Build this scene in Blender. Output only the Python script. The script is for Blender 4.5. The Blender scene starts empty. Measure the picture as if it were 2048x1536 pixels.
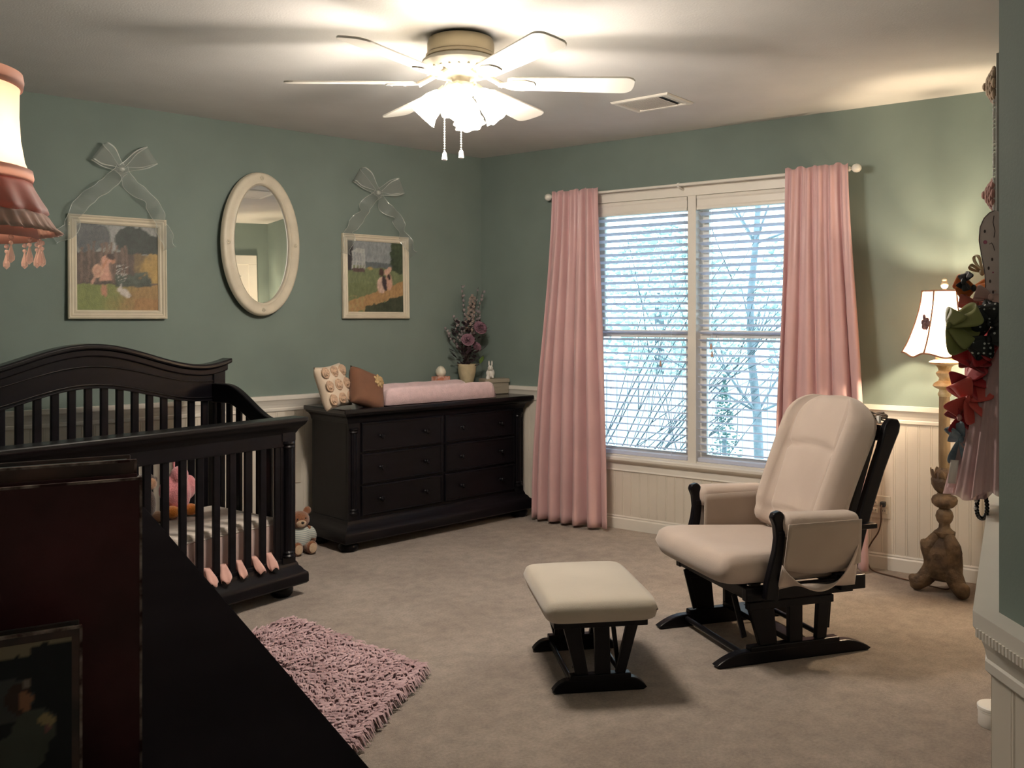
# nursery with crib, dresser, glider chair and ceiling fan
SKY, P_FAN, P_FLOOR, P_TABLE, P_HALL_FILL, EXPO = 7.0, 28.0, 21.0, 5.0, 12.0, 0.18
import bpy, bmesh, math, random
from mathutils import Vector, Matrix, noise
random.seed(11)
PI = math.pi
sc = bpy.context.scene
COL = sc.collection
V = Vector

def R(d): return math.radians(d)

# ------------------------------------------------------------------ materials
MATS = {}
def mat(name, col, rough=.5, var=.0, vscale=6., bump=0., bscale=80., metal=0., spec=.5, sheen=0., coat=0., attr=None, col2=None, ramp=(.35, .65), stretch=None, transl=0., alpha=1., emit=None, estr=0.):
    if name in MATS: return MATS[name]
    m = bpy.data.materials.new(name); m.use_nodes = True
    nt = m.node_tree; N = nt.nodes; L = nt.links
    b = N['Principled BSDF']; out = N['Material Output']
    b.inputs['Base Color'].default_value = (*col, 1)
    b.inputs['Roughness'].default_value = rough
    b.inputs['Metallic'].default_value = metal
    b.inputs['Specular IOR Level'].default_value = spec
    if sheen: b.inputs['Sheen Weight'].default_value = sheen; b.inputs['Sheen Roughness'].default_value = .5
    if coat: b.inputs['Coat Weight'].default_value = coat; b.inputs['Coat Roughness'].default_value = .12
    tc = N.new('ShaderNodeTexCoord'); src = tc.outputs['Object']
    if stretch:
        mp = N.new('ShaderNodeMapping'); mp.inputs['Scale'].default_value = stretch
        L.new(src, mp.inputs['Vector']); src = mp.outputs['Vector']
    csock = None
    if attr:
        a = N.new('ShaderNodeAttribute'); a.attribute_name = attr; csock = a.outputs['Color']
        L.new(csock, b.inputs['Base Color'])
    elif var or col2:
        nz = N.new('ShaderNodeTexNoise'); nz.inputs['Scale'].default_value = vscale; nz.inputs['Detail'].default_value = 5
        cr = N.new('ShaderNodeValToRGB')
        c2 = col2 or tuple(min(1, c*(1+var)) for c in col)
        c1 = col if col2 else tuple(c*(1-var) for c in col)
        cr.color_ramp.elements[0].position = ramp[0]; cr.color_ramp.elements[1].position = ramp[1]
        cr.color_ramp.elements[0].color = (*c1, 1); cr.color_ramp.elements[1].color = (*c2, 1)
        L.new(src, nz.inputs['Vector']); L.new(nz.outputs['Fac'], cr.inputs['Fac'])
        csock = cr.outputs['Color']; L.new(csock, b.inputs['Base Color'])
    if bump:
        n2 = N.new('ShaderNodeTexNoise'); n2.inputs['Scale'].default_value = bscale; n2.inputs['Detail'].default_value = 4
        bp = N.new('ShaderNodeBump'); bp.inputs['Strength'].default_value = bump; bp.inputs['Distance'].default_value = .01
        L.new(src, n2.inputs['Vector']); L.new(n2.outputs['Fac'], bp.inputs['Height']); L.new(bp.outputs['Normal'], b.inputs['Normal'])
    if emit:
        b.inputs['Emission Color'].default_value = (*emit, 1); b.inputs['Emission Strength'].default_value = estr
    last = b.outputs['BSDF']
    if transl:
        t = N.new('ShaderNodeBsdfTranslucent'); t.inputs['Color'].default_value = (*col, 1)
        if csock: L.new(csock, t.inputs['Color'])
        mx = N.new('ShaderNodeMixShader'); mx.inputs['Fac'].default_value = transl
        L.new(last, mx.inputs[1]); L.new(t.outputs[0], mx.inputs[2]); last = mx.outputs[0]
    if alpha < 1:
        t = N.new('ShaderNodeBsdfTransparent')
        mx = N.new('ShaderNodeMixShader'); mx.inputs['Fac'].default_value = alpha
        L.new(t.outputs[0], mx.inputs[1]); L.new(last, mx.inputs[2]); last = mx.outputs[0]
    L.new(last, out.inputs['Surface'])
    MATS[name] = m
    return m

def glass_mat():
    m = bpy.data.materials.new('window_glass'); m.use_nodes = True
    nt = m.node_tree; N = nt.nodes; L = nt.links; N.remove(N['Principled BSDF'])
    t = N.new('ShaderNodeBsdfTransparent'); t.inputs['Color'].default_value = (.93, .97, .98, 1)
    g = N.new('ShaderNodeBsdfGlossy'); g.inputs['Roughness'].default_value = .02
    f = N.new('ShaderNodeFresnel'); f.inputs['IOR'].default_value = 1.45
    mx = N.new('ShaderNodeMixShader')
    L.new(f.outputs[0], mx.inputs['Fac']); L.new(t.outputs[0], mx.inputs[1]); L.new(g.outputs[0], mx.inputs[2])
    L.new(mx.outputs[0], N['Material Output'].inputs['Surface'])
    return m

def carpet_mat():
    m = mat('beige_carpet', (.345, .282, .238), 1., col2=(.455, .385, .325), vscale=3.0, bump=1., bscale=300, spec=.1, sheen=.2, ramp=(.3, .7))
    nt = m.node_tree; N = nt.nodes; L = nt.links; b = N['Principled BSDF']
    old = b.inputs['Base Color'].links[0].from_socket
    tc = N.new('ShaderNodeTexCoord'); fine = N.new('ShaderNodeTexNoise'); fine.inputs['Scale'].default_value = 95; fine.inputs['Detail'].default_value = 3
    mid = N.new('ShaderNodeTexNoise'); mid.inputs['Scale'].default_value = 17; mid.inputs['Detail'].default_value = 4
    for n in (fine, mid): L.new(tc.outputs['Object'], n.inputs['Vector'])
    add = N.new('ShaderNodeMath'); add.operation = 'ADD'; L.new(fine.outputs['Fac'], add.inputs[0]); L.new(mid.outputs['Fac'], add.inputs[1])
    mr = N.new('ShaderNodeMapRange'); mr.inputs['From Min'].default_value = .62; mr.inputs['From Max'].default_value = 1.38; mr.inputs['To Min'].default_value = .74; mr.inputs['To Max'].default_value = 1.22
    L.new(add.outputs[0], mr.inputs['Value'])
    mx = N.new('ShaderNodeVectorMath'); mx.operation = 'SCALE'; L.new(old, mx.inputs[0]); L.new(mr.outputs[0], mx.inputs['Scale']); L.new(mx.outputs[0], b.inputs['Base Color'])
    return m

GREEN = (.174, .220, .199)
M = dict(
    wall=mat('sage_green_wall_paint', GREEN, .75, var=.05, vscale=3, bump=.045, bscale=190, spec=.25),
    ceil=mat('ceiling_paint', (.60, .59, .57), .9, var=.03, vscale=4, bump=.1, bscale=120, spec=.2),
    trim=mat('white_trim_paint', (.78, .74, .67), .38, var=.02, vscale=8),
    bead=mat('beadboard_paint', (.72, .66, .57), .5, var=.03, vscale=5),
    carpet=carpet_mat(),
    dark=mat('espresso_wood', (.0036, .0032, .0048), .33, var=.25, vscale=3, stretch=(1, 8, 8), spec=.17),
    dark2=mat('espresso_wood_satin', (.0050, .0045, .0060), .26, var=.25, vscale=4, spec=.28, coat=.22),
    cream=mat('cream_frame_paint', (.62, .56, .44), .45, var=.06, vscale=12, bump=.05),
    suede=mat('tan_suede', (.50, .41, .355), .85, var=.06, vscale=4, bump=.12, bscale=300, sheen=.35, spec=.2),
    suede2=mat('tan_suede_shadow_cloth', (.38, .31, .26), .9, var=.06, vscale=4, sheen=.3, spec=.2),  # darker suede for arm drapes and picture backing
    ivory=mat('ivory_suede', (.43, .385, .32), .85, var=.05, vscale=4, bump=.1, bscale=300, sheen=.35, spec=.2),
    curtain=mat('pink_satin_curtain', (.72, .46, .46), .40, var=.04, vscale=5, sheen=.35, transl=.13, spec=.4),
    padpink=mat('pink_terry', (.74, .54, .56), .95, var=.06, vscale=30, bump=.5, bscale=200, sheen=.4),
    fanwhite=mat('fan_white_enamel', (.80, .76, .68), .35, var=.02),
    brass=mat('aged_brass', (.42, .33, .2), .3, metal=1.),
    steel=mat('brushed_steel', (.55, .55, .53), .3, metal=1.),
    blind=mat('white_blind_slat', (.84, .85, .92), .45, transl=.55),
    plastic=mat('ivory_plastic', (.66, .60, .50), .35),
    chestw=mat('ebonised_wood', (.0085, .0075, .0088), .5, var=.2, vscale=4, spec=.0),
    black=mat('black_rubber', (.01, .01, .01), .5),
    glass=glass_mat(),
    organza=mat('silver_organza', (.50, .54, .50), .35, alpha=.32, sheen=.5, transl=.3),
    organza_edge=mat('organza_wire_edge', (.62, .65, .60), .3, alpha=.75, metal=.3),
    white=mat('white_gloss', (.8, .78, .74), .3),
)

# ------------------------------------------------------------------ mesh builder
class MB:
    def __init__(s):
        s.bm = bmesh.new(); s.mi = 0; s.M = Matrix.Identity(4)
    def v(s, p): return s.bm.verts.new(s.M @ V(p))
    def f(s, vs, mi=None):
        try: fc = s.bm.faces.new(vs)
        except ValueError: return None
        fc.material_index = s.mi if mi is None else mi
        return fc
    def box(s, x0, x1, y0, y1, z0, z1):
        P = [s.v(p) for p in ((x0,y0,z0),(x1,y0,z0),(x1,y1,z0),(x0,y1,z0),(x0,y0,z1),(x1,y0,z1),(x1,y1,z1),(x0,y1,z1))]
        for q in ((3,2,1,0),(4,5,6,7),(0,1,5,4),(1,2,6,5),(2,3,7,6),(3,0,4,7)): s.f([P[i] for i in q])
        return s
    def cbox(s, c, d): return s.box(c[0]-d[0]/2, c[0]+d[0]/2, c[1]-d[1]/2, c[1]+d[1]/2, c[2]-d[2]/2, c[2]+d[2]/2)
    def prism(s, pts, vec):
        a = [s.v(p) for p in pts]; b = [s.v(V(p)+V(vec)) for p in pts]; n = len(pts)
        s.f(a[::-1]); s.f(b)
        for i in range(n): s.f([a[i], a[(i+1)%n], b[(i+1)%n], b[i]])
        return s
    def grid(s, nu, nv, fn, cu=False, cv=False):
        g = [[s.v(fn(i/(nu if cu else nu-1), j/(nv if cv else nv-1))) for j in range(nv)] for i in range(nu)]
        for i in range(nu if cu else nu-1):
            for j in range(nv if cv else nv-1):
                s.f([g[i][j], g[(i+1)%nu][j], g[(i+1)%nu][(j+1)%nv], g[i][(j+1)%nv]])
        return g
    def lathe(s, prof, c=(0,0,0), n=24, mod=None, T=None):
        c = V(c); T = T or Matrix.Identity(3)
        rings = []
        for k, (r, z) in enumerate(prof):
            if r <= 1e-5: rings.append([s.v(c + T @ V((0,0,z)))])
            else: rings.append([s.v(c + T @ V((r*(mod(2*PI*i/n, k) if mod else 1)*math.cos(2*PI*i/n), r*(mod(2*PI*i/n, k) if mod else 1)*math.sin(2*PI*i/n), z))) for i in range(n)])
        for a, b in zip(rings, rings[1:]):
            if len(a) == 1 and len(b) == 1: continue
            for i in range(n):
                j = (i+1) % n
                if len(a) == 1: s.f([a[0], b[j], b[i]])
                elif len(b) == 1: s.f([a[i], a[j], b[0]])
                else: s.f([a[i], a[j], b[j], b[i]])
        if len(rings[0]) > 1: s.f(rings[0][::-1])
        if len(rings[-1]) > 1: s.f(rings[-1])
        return s
    def tube(s, pts, r, n=8, closed=False, flat=None):
        pts = [V(p) for p in pts]; m = len(pts); rs = r if isinstance(r, (list, tuple)) else [r]*m
        up = None; rings = []
        for i in range(m):
            t = (pts[(i+1) % m]-pts[i-1]) if closed else (pts[min(i+1, m-1)]-pts[max(i-1, 0)])
            t = t.normalized() if t.length > 1e-9 else V((0,0,1))
            if up is None:
                up = V((0,0,1)) if abs(t.z) < .9 else V((1,0,0))
            a = t.cross(up); a = a.normalized() if a.length > 1e-6 else V((1,0,0)); b = a.cross(t).normalized(); up = b
            fx = flat or 1
            rings.append([s.v(pts[i] + a*rs[i]*math.cos(2*PI*k/n) + b*rs[i]*fx*math.sin(2*PI*k/n)) for k in range(n)])
        for i in range(m if closed else m-1):
            A, B = rings[i], rings[(i+1) % m]
            for k in range(n): s.f([A[k], A[(k+1)%n], B[(k+1)%n], B[k]])
        if not closed: s.f(rings[0][::-1]); s.f(rings[-1])
        return s
    def ell(s, c, r, n=16, m=10, T=None):
        r = (r,)*3 if isinstance(r, (int, float)) else r
        c = V(c); T = T or Matrix.Identity(3)
        top = s.v(c+T@V((0,0,r[2]))); bot = s.v(c-T@V((0,0,r[2])))
        rg = [[s.v(c+T@V((r[0]*math.sin(PI*j/m)*math.cos(2*PI*i/n), r[1]*math.sin(PI*j/m)*math.sin(2*PI*i/n), r[2]*math.cos(PI*j/m)))) for i in range(n)] for j in range(1, m)]
        for i in range(n):
            k = (i+1) % n
            s.f([top, rg[0][i], rg[0][k]]); s.f([bot, rg[-1][k], rg[-1][i]])
            for a, b in zip(rg, rg[1:]): s.f([a[i], b[i], b[k], a[k]])
        return s
    def bar(s, p, q, w, h, up=(0,0,1)):
        p, q = V(p), V(q); t = (q-p).normalized(); a = t.cross(V(up))
        a = a.normalized() if a.length > 1e-6 else V((1,0,0)); b = a.cross(t)
        P = [s.v(o + a*w/2*i + b*h/2*j) for o in (p, q) for i, j in ((-1,-1),(1,-1),(1,1),(-1,1))]
        for x in ((3,2,1,0),(4,5,6,7),(0,1,5,4),(1,2,6,5),(2,3,7,6),(3,0,4,7)): s.f([P[i] for i in x])
        return s
    def sweep(s, prof, path, closed=False, up=(0,0,1), cap=True):
        """profile points (a, b): a to the side, b along up; path mitred in the plane normal to up"""
        path = [V(p) for p in path]; up = V(up); m = len(path); rings = []
        for i in range(m):
            d0 = (path[i]-path[i-1]) if (closed or i > 0) else None
            d1 = (path[(i+1) % m]-path[i]) if (closed or i < m-1) else None
            n0 = d0.normalized().cross(up) if d0 else None; n1 = d1.normalized().cross(up) if d1 else None
            if n0 is None: nn = n1
            elif n1 is None: nn = n0
            else:
                nn = (n0+n1).normalized(); nn = nn / max(.3, nn.dot(n0))
            rings.append([s.v(path[i]+nn*a+up*b) for a, b in prof])
        k = len(prof)
        for i in range(m if closed else m-1):
            A, B = rings[i], rings[(i+1) % m]
            for j in range(k): s.f([A[j], A[(j+1)%k], B[(j+1)%k], B[j]])
        if not closed and cap: s.f(rings[0][::-1]); s.f(rings[-1])
        return s
    def build(s, name, m, parent=None, smooth=False, bevel=0., seg=2, sub=0, solid=0., remesh=0., loc=None, rot=None, recalc=True, doubles=0., dec=0.):
        if doubles: bmesh.ops.remove_doubles(s.bm, verts=s.bm.verts, dist=doubles)
        if recalc: bmesh.ops.recalc_face_normals(s.bm, faces=s.bm.faces)
        me = bpy.data.meshes.new(name); s.bm.to_mesh(me); s.bm.free()
        ms = m if isinstance(m, (list, tuple)) else [m]
        for x in ms: me.materials.append(x)
        if smooth:
            me.polygons.foreach_set('use_smooth', [True]*len(me.polygons))
            if smooth != True: me.set_sharp_from_angle(angle=R(smooth))
        o = bpy.data.objects.new(name, me); COL.objects.link(o)
        if parent: o.parent = parent
        if loc: o.location = loc
        if rot is not None: o.rotation_euler = rot if isinstance(rot, (tuple, list)) else (0, 0, rot)
        if remesh:
            md = o.modifiers.new('remesh', 'REMESH'); md.mode = 'VOXEL'; md.voxel_size = remesh; md.use_smooth_shade = True
            sm = o.modifiers.new('smooth', 'SMOOTH'); sm.iterations = 6; sm.factor = .5
        if solid:
            md = o.modifiers.new('solid', 'SOLIDIFY'); md.thickness = solid; md.offset = 0
        if bevel:
            md = o.modifiers.new('bevel', 'BEVEL'); md.width = bevel; md.segments = seg; md.limit_method = 'ANGLE'; md.angle_limit = R(40)
            md.harden_normals = False
        if sub:
            md = o.modifiers.new('sub', 'SUBSURF'); md.levels = sub; md.render_levels = sub
        return o

def thing(name, label, cat, loc=(0,0,0), rot=0., group=None):
    o = bpy.data.objects.new(name, None); COL.objects.link(o); o.empty_display_size = .1
    o.location = loc; o.rotation_euler = rot if isinstance(rot, (tuple, list)) else (0, 0, R(rot))
    o['label'] = label; o['category'] = cat
    if group: o['group'] = group
    return o
def tag(o, label, cat, group=None, kind=None):
    o['label'] = label; o['category'] = cat
    if group: o['group'] = group
    if kind: o['kind'] = kind
    return o
def struct(o, label=None):
    o['kind'] = 'structure'
    if label: o['label'] = label
    o['category'] = o.name.split('_')[0]
    return o
def copy_tree(o, parent=None):
    c = o.copy(); COL.objects.link(c)
    if parent: c.parent = parent
    for ch in list(o.children): copy_tree(ch, c)
    return c
def lerp(a, b, t): return a+(b-a)*t
def smoothstep(t): t = max(0, min(1, t)); return t*t*(3-2*t)
def setcols(o, fn, attr='col'):
    """per-face-corner colour of a picture or print from a function of the face centre"""
    me = o.data; ca = me.color_attributes.new(attr, 'FLOAT_COLOR', 'POINT')
    for v in me.vertices: ca.data[v.index].color = (*fn(v.co), 1)
def cushion(w, d, h, nx=18, ny=18, e=4.5, edge=.35):
    """pillow-like closed surface centred at the origin: returns MB"""
    mb = MB()
    def shape(u, v, sgn):
        x, y = 2*u-1, 2*v-1
        t = max(0., (1-abs(x)**e)*(1-abs(y)**e))**.5
        return (x*w/2*(1-.075*(1-y*y)**1.5*abs(x)**3), y*d/2*(1-.075*(1-x*x)**1.5*abs(y)**3), sgn*h/2*t)
    for sgn in (1, -1): mb.grid(nx, ny, lambda u, v: shape(u, v, sgn))
    return mb
# ------------------------------------------------------------------ the room
H = 2.44; RAIL = .86
P1 = (-2.581, -4.453); P2 = (.714, -3.214)
A_R = -77.47; A_T = math.degrees(math.atan2(P1[1]-P2[1], P1[0]-P2[0])); L_T = math.hypot(P1[0]-P2[0], P1[1]-P2[1])
A_N = 229.1; L_R = 3.2925

def wallbox(name, org, rot, x0, x1, label, hole=None, th=.12):
    mb = MB()
    if hole:
        a, b, c, d = hole
        mb.box(x0, a, 0, th, 0, H); mb.box(b, x1, 0, th, 0, H); mb.box(a, b, 0, th, 0, c); mb.box(a, b, 0, th, d, H)
    else: mb.box(x0, x1, 0, th, 0, H)
    return struct(mb.build(name, M['wall'], loc=(*org, 0), rot=R(rot)), label)

def beadboard(name, org, rot, x0, x1, z1, label, z0=.07):
    pts = [(x0, 0)]; x = x0
    y = -.011
    pts.append((x0, y)); x = math.ceil(x0/.06)*.06
    while x < x1-.02:
        if x > x0+.012:
            for dx, yy in ((-.006, y), (-.005, y+.0020), (-.004, y), (-.001, y-.0006), (.001, y-.0006), (.004, y), (.005, y+.0020), (.006, y)): pts.append((x+dx, yy))
        x += .06
    pts += [(x1, y), (x1, 0)]
    mb = MB(); mb.prism([(px, py, z0) for px, py in pts], (0, 0, z1-z0))
    return struct(mb.build(name, M['bead'], loc=(*org, 0), rot=R(rot)), label)

RAILP = [(0, .862), (-.036, .862), (-.036, .838), (-.031, .832), (-.026, .822), (-.020, .806), (-.0165, .790), (-.019, .786), (-.019, .772), (-.013, .766), (0, .766)]
def rail(name, org, rot, x0, x1, label, dent=False, prof=RAILP, m0=0., m1=0.):
    mb = MB(); n = len(prof)      # ends mitred by m0, m1 per unit of projection
    a = [mb.v((x0+m0*y, y, z)) for y, z in prof]; b = [mb.v((x1-m1*y, y, z)) for y, z in prof]
    mb.f(a[::-1]); mb.f(b)
    for i in range(n): mb.f([a[i], a[(i+1) % n], b[(i+1) % n], b[i]])
    if dent:
        x = x0+.004
        while x < x1-.01: mb.box(x, x+.005, -.0385, -.024, .826, .839); x += .0095
    return struct(mb.build(name, M['trim'], loc=(*org, 0), rot=R(rot)), label)
BASEP = [(0, 0), (-.016, 0), (-.016, .062), (-.012, .070), (-.014, .076), (-.009, .090), (0, .090)]
def baseboard(name, org, rot, x0, x1, label):
    mb = MB(); mb.prism([(x0, y, z) for y, z in BASEP], (x1-x0, 0, 0))
    return struct(mb.build(name, M['trim'], loc=(*org, 0), rot=R(rot)), label)

# floor, ceiling
struct(MB().box(-5.5, 1.2, -6.6, .3, -.1, 0).build('floor', M['carpet']), 'beige wall-to-wall carpet floor of the nursery')
struct(MB().box(-5.5, 1.2, -6.6, .3, H, H+.1).build('ceiling', M['ceil']), 'plain pale ceiling of the nursery')
O = (0, 0)
WX0, WX1, WZ0, WZ1 = .90, 2.29, .452, 2.05       # window opening on the right wall
wallbox('wall_left', O, 0, -4.27, .12, 'sage green wall behind the crib and dresser')
wallbox('wall_right', O, A_R, -.02, L_R+.1, 'sage green wall with the curtained window', hole=(WX0, WX1, WZ0, WZ1))
wallbox('wall_closet', P2, A_T, -.1, L_T, 'sage green wall with the white door, bow holder hanging on it')
wallbox('wall_entry', P1, A_N, 0, 2.5, 'sage green wall end nearest on the right', th=.1)
wallbox('wall_side', (-4.15, -4.7), 90, 0, 4.82, 'sage green wall behind the low chest')
wallbox('wall_hall', (-5.2, -4.7), 0, -.1, 1.05, 'hall wall beside the entry')
wallbox('wall_passage', (-5.2, -6.279), 90, -.1, 1.58, 'far hall wall behind the entry')
wallbox('wall_rear', (-4.174, -6.279), 180, -.1, 1.1, 'rear hall wall of the entry')

CX0, CX1 = .83, 2.36
beadboard('trim_1', O, 0, -4.15, -.0, .77, 'cream beadboard wainscot on the crib wall')
beadboard('trim_2', O, A_R, 0, CX0, .77, 'cream beadboard between the room corner and the window')
beadboard('trim_3', O, A_R, CX0, CX1, .385, 'cream beadboard under the window')
beadboard('trim_4', O, A_R, CX1, L_R, .77, 'cream beadboard behind the floor lamp')
beadboard('trim_5', P2, A_T, 1.04, L_T, .77, 'cream beadboard below the bow holder')
beadboard('trim_6', P1, A_N, 0, 2.4, .77, 'cream beadboard on the near wall end')
rail('trim_7', O, 0, -4.15, 0, 'white chair rail above the crib wall beadboard')
rail('trim_8', O, A_R, 0, CX0, 'white chair rail from the corner to the window casing')
rail('trim_9', O, A_R, CX1, L_R, 'white chair rail behind the floor lamp')
rail('trim_10', P2, A_T, 1.04, L_T, 'white chair rail below the bow holder', m1=.255)
rail('trim_11', P1, A_N, 0, 2.4, 'white chair rail with a beaded edge on the near wall end', dent=True, m0=.255)
baseboard('baseboard_left', O, 0, -4.15, 0, 'white baseboard behind crib and dresser')
baseboard('baseboard_right', O, A_R, 0, L_R, 'white baseboard under the window')
baseboard('baseboard_closet', P2, A_T, 1.04, L_T, 'white baseboard of the bow holder wall')
baseboard('baseboard_entry', P1, A_N, 0, 2.4, 'white baseboard of the near wall end')

# ---- window
win = thing('window_1', 'white twin double-hung window in the right wall', 'window', (0, 0, 0), A_R); win['kind'] = 'structure'
mb = MB()
for a, b in ((CX0, WX0), (WX1, CX1)): mb.box(a, b, -.018, 0, WZ0, WZ1)
mb.box(CX0, CX1, -.020, 0, WZ1-.002, 2.105)
mb.prism([(CX0-.012, y, z) for y, z in ((0, 2.095), (-.024, 2.095), (-.03, 2.105), (-.034, 2.12), (0, 2.12))], (CX1-CX0+.024, 0, 0))
mb.box(WX0, WX0+.012, 0, .12, WZ0, WZ1); mb.box(WX1-.012, WX1, 0, .12, WZ0, WZ1); mb.box(WX0, WX1, 0, .12, WZ1-.012, WZ1); mb.box(WX0, WX1, 0, .13, WZ0-.002, WZ0+.012)
mb.build('casing', M['trim'], win)
mb = MB(); mb.box(1.583, 1.637, -.012, .12, WZ0, WZ1); mb.build('mullion', M['trim'], win, bevel=.003)
mb = MB(); mb.prism([(CX0-.02, y, z) for y, z in ((.02, .425), (-.04, .425), (-.048, .434), (-.048, .448), (-.042, .455), (.02, .455))], (CX1-CX0+.04, 0, 0)); mb.build('sill', M['trim'], win)
mb = MB(); mb.prism([(CX0, y, z) for y, z in ((0, .36), (-.014, .36), (-.02, .366), (-.015, .374), (-.012, .41), (-.02, .425), (0, .425))], (CX1-CX0, 0, 0)); mb.build('apron', M['trim'], win)
def sash(nm, x0, x1, z0, z1, y0, top=.045, bot=.04):
    mb = MB()
    mb.box(x0, x0+.04, y0, y0+.03, z0, z1); mb.box(x1-.04, x1, y0, y0+.03, z0, z1)
    mb.box(x0+.04, x1-.04, y0, y0+.03, z0, z0+bot); mb.box(x0+.04, x1-.04, y0, y0+.03, z1-top, z1)
    f = mb.build(nm, M['trim'], win)
    mb = MB(); mb.box(x0+.04, x1-.04, y0+.012, y0+.016, z0+bot, z1-top); mb.build('pane', M['glass'], f)
for x0, x1 in ((WX0+.012, 1.583), (1.637, WX1-.012)):
    sash('lower_sash', x0, x1, WZ0+.012, 1.245, .05)
    sash('upper_sash', x0, x1, 1.20, WZ1-.012, .085)

# ---- blinds (inside mount)
def blind(x0, x1, label, wand, tass):
    t = thing('window_blind', label, 'blind', (0, 0, 0), A_R, 'white slatted blinds in the twin window')
    mb = MB(); mb.prism([(x0, y, z) for y, z in ((.045, 2.045), (-.012, 2.045), (-.014, 2.03), (-.010, 2.02), (-.010, 1.985), (-.014, 1.975), (-.014, 1.962), (.045, 1.962))], (x1-x0, 0, 0))
    mb.build('headrail', M['trim'], t, bevel=.002)
    mb = MB()
    z = .525
    while z < 1.955:
        a = .05
        mb.prism([(x0+.004, y, z+zz) for y, zz in ((-.003, .0066), (.01, .0049), (.02, .0022), (.03, -.0013), (.043, -.0064), (.043, -.0089), (.03, -.0038), (.02, -.0003), (.01, .0024), (-.003, .0041))], (x1-x0-.008, 0, 0))
        z += .0442
    mb.build('slats', M['blind'], t)
    mb = MB(); mb.box(x0+.003, x1-.003, -.005, .045, .466, .489); mb.build('bottom_rail', M['blind'], t, bevel=.004)
    mb = MB()
    for q in (.16, .84):
        x = lerp(x0, x1, q)
        for y in (-.006, .046): mb.tube([(x, y, .48), (x, y, 1.97)], .0011, 5)
    mb.build('ladder_cord', M['blind'], t)
    for x, zb in tass:
        mb = MB(); mb.tube([(x, -.016, 1.97), (x, -.016, zb+.03)], .0011, 5); c = mb.build('pull_cord', M['blind'], t)
        mb = MB(); mb.lathe([(.002, .034), (.005, .028), (.008, .004), (.006, 0)], (x, -.016, zb), 10); mb.build('tassel', mat('pink_wood_tassel', (.55, .33, .25), .5), c)
blind(WX0+.016, 1.579, 'white slatted blind in the window half beside the dresser corner', None, ((1.405, 1.025),))
blind(1.641, WX1-.016, 'white slatted blind in the window half behind the glider', None, ((1.735, 1.135), (1.742, 1.09), (2.185, .90)))

# ---- door on the closet wall (seen in the mirror)
dr = thing('door_1', 'white panelled door in a white casing on the closet wall', 'door', (P2[0]-.13*math.cos(R(A_T)), P2[1]-.13*math.sin(R(A_T)), 0), A_T); dr['kind'] = 'structure'
mb = MB(); mb.box(.33, 1.09, -.012, -.001, .01, 2.03)
for a, b, c, d in ((.42, .68, .25, .95), (.74, 1.0, .25, .95), (.42, .68, 1.1, 1.9), (.74, 1.0, 1.1, 1.9)):
    mb.sweep([(-.018, 0), (-.010, .008), (0, .010), (.010, .006), (.018, 0)], [(a, -.012, c), (b, -.012, c), (b, -.012, d), (a, -.012, d)], closed=True, up=(0, -1, 0))
mb.build('door_panel', M['trim'], dr)
mb = MB()
for a, b in ((.25, .33), (1.09, 1.17)): mb.box(a, b, -.02, 0, 0, 2.03)
mb.box(.25, 1.17, -.022, 0, 2.03, 2.12); mb.build('casing', M['trim'], dr, bevel=.004)
mb = MB(); mb.lathe([(.02, 0), (.02, .006), (.009, .012), (.009, .03), (.026, .042), (.028, .055), (.018, .066), (0, .068)], (1.03, -.012, .95), 16, T=Matrix.Rotation(R(90), 3, 'X')); mb.build('door_knob', M['brass'], dr, smooth=35)

# ---- ceiling vent
vt = thing('ceiling_vent', 'white slotted air vent in the ceiling right of the fan', 'vent', (-.38, -1.88, H), -80)
mb = MB(); w, d = .305, .245
mb.sweep([(-.016, 0), (-.012, -.010), (.010, -.010), (.016, -.003), (.016, 0)], [(-w/2, -d/2, 0), (w/2, -d/2, 0), (w/2, d/2, 0), (-w/2, d/2, 0)], closed=True); mb.build('vent_frame', M['fanwhite'], vt)
mb = MB(); n = 22
for i in range(n):
    x = -w/2+.025+(w-.05)*i/(n-1)
    if i in (n-4, n-3): continue
    mb.prism([(x-.002, -d/2+.012, -.004), (x+.0125, -d/2+.012, -.0075), (x+.0135, -d/2+.012, -.0062), (x-.001, -d/2+.012, -.0026)], (0, d-.024, 0))
mb.build('louvers', M['fanwhite'], vt)
MB().box(-w/2+.016, w/2-.016, -d/2+.012, d/2-.012, -.0015, 0).build('duct_opening', M['black'], vt)  # black sheet stands in for the dark inside the duct
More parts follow.
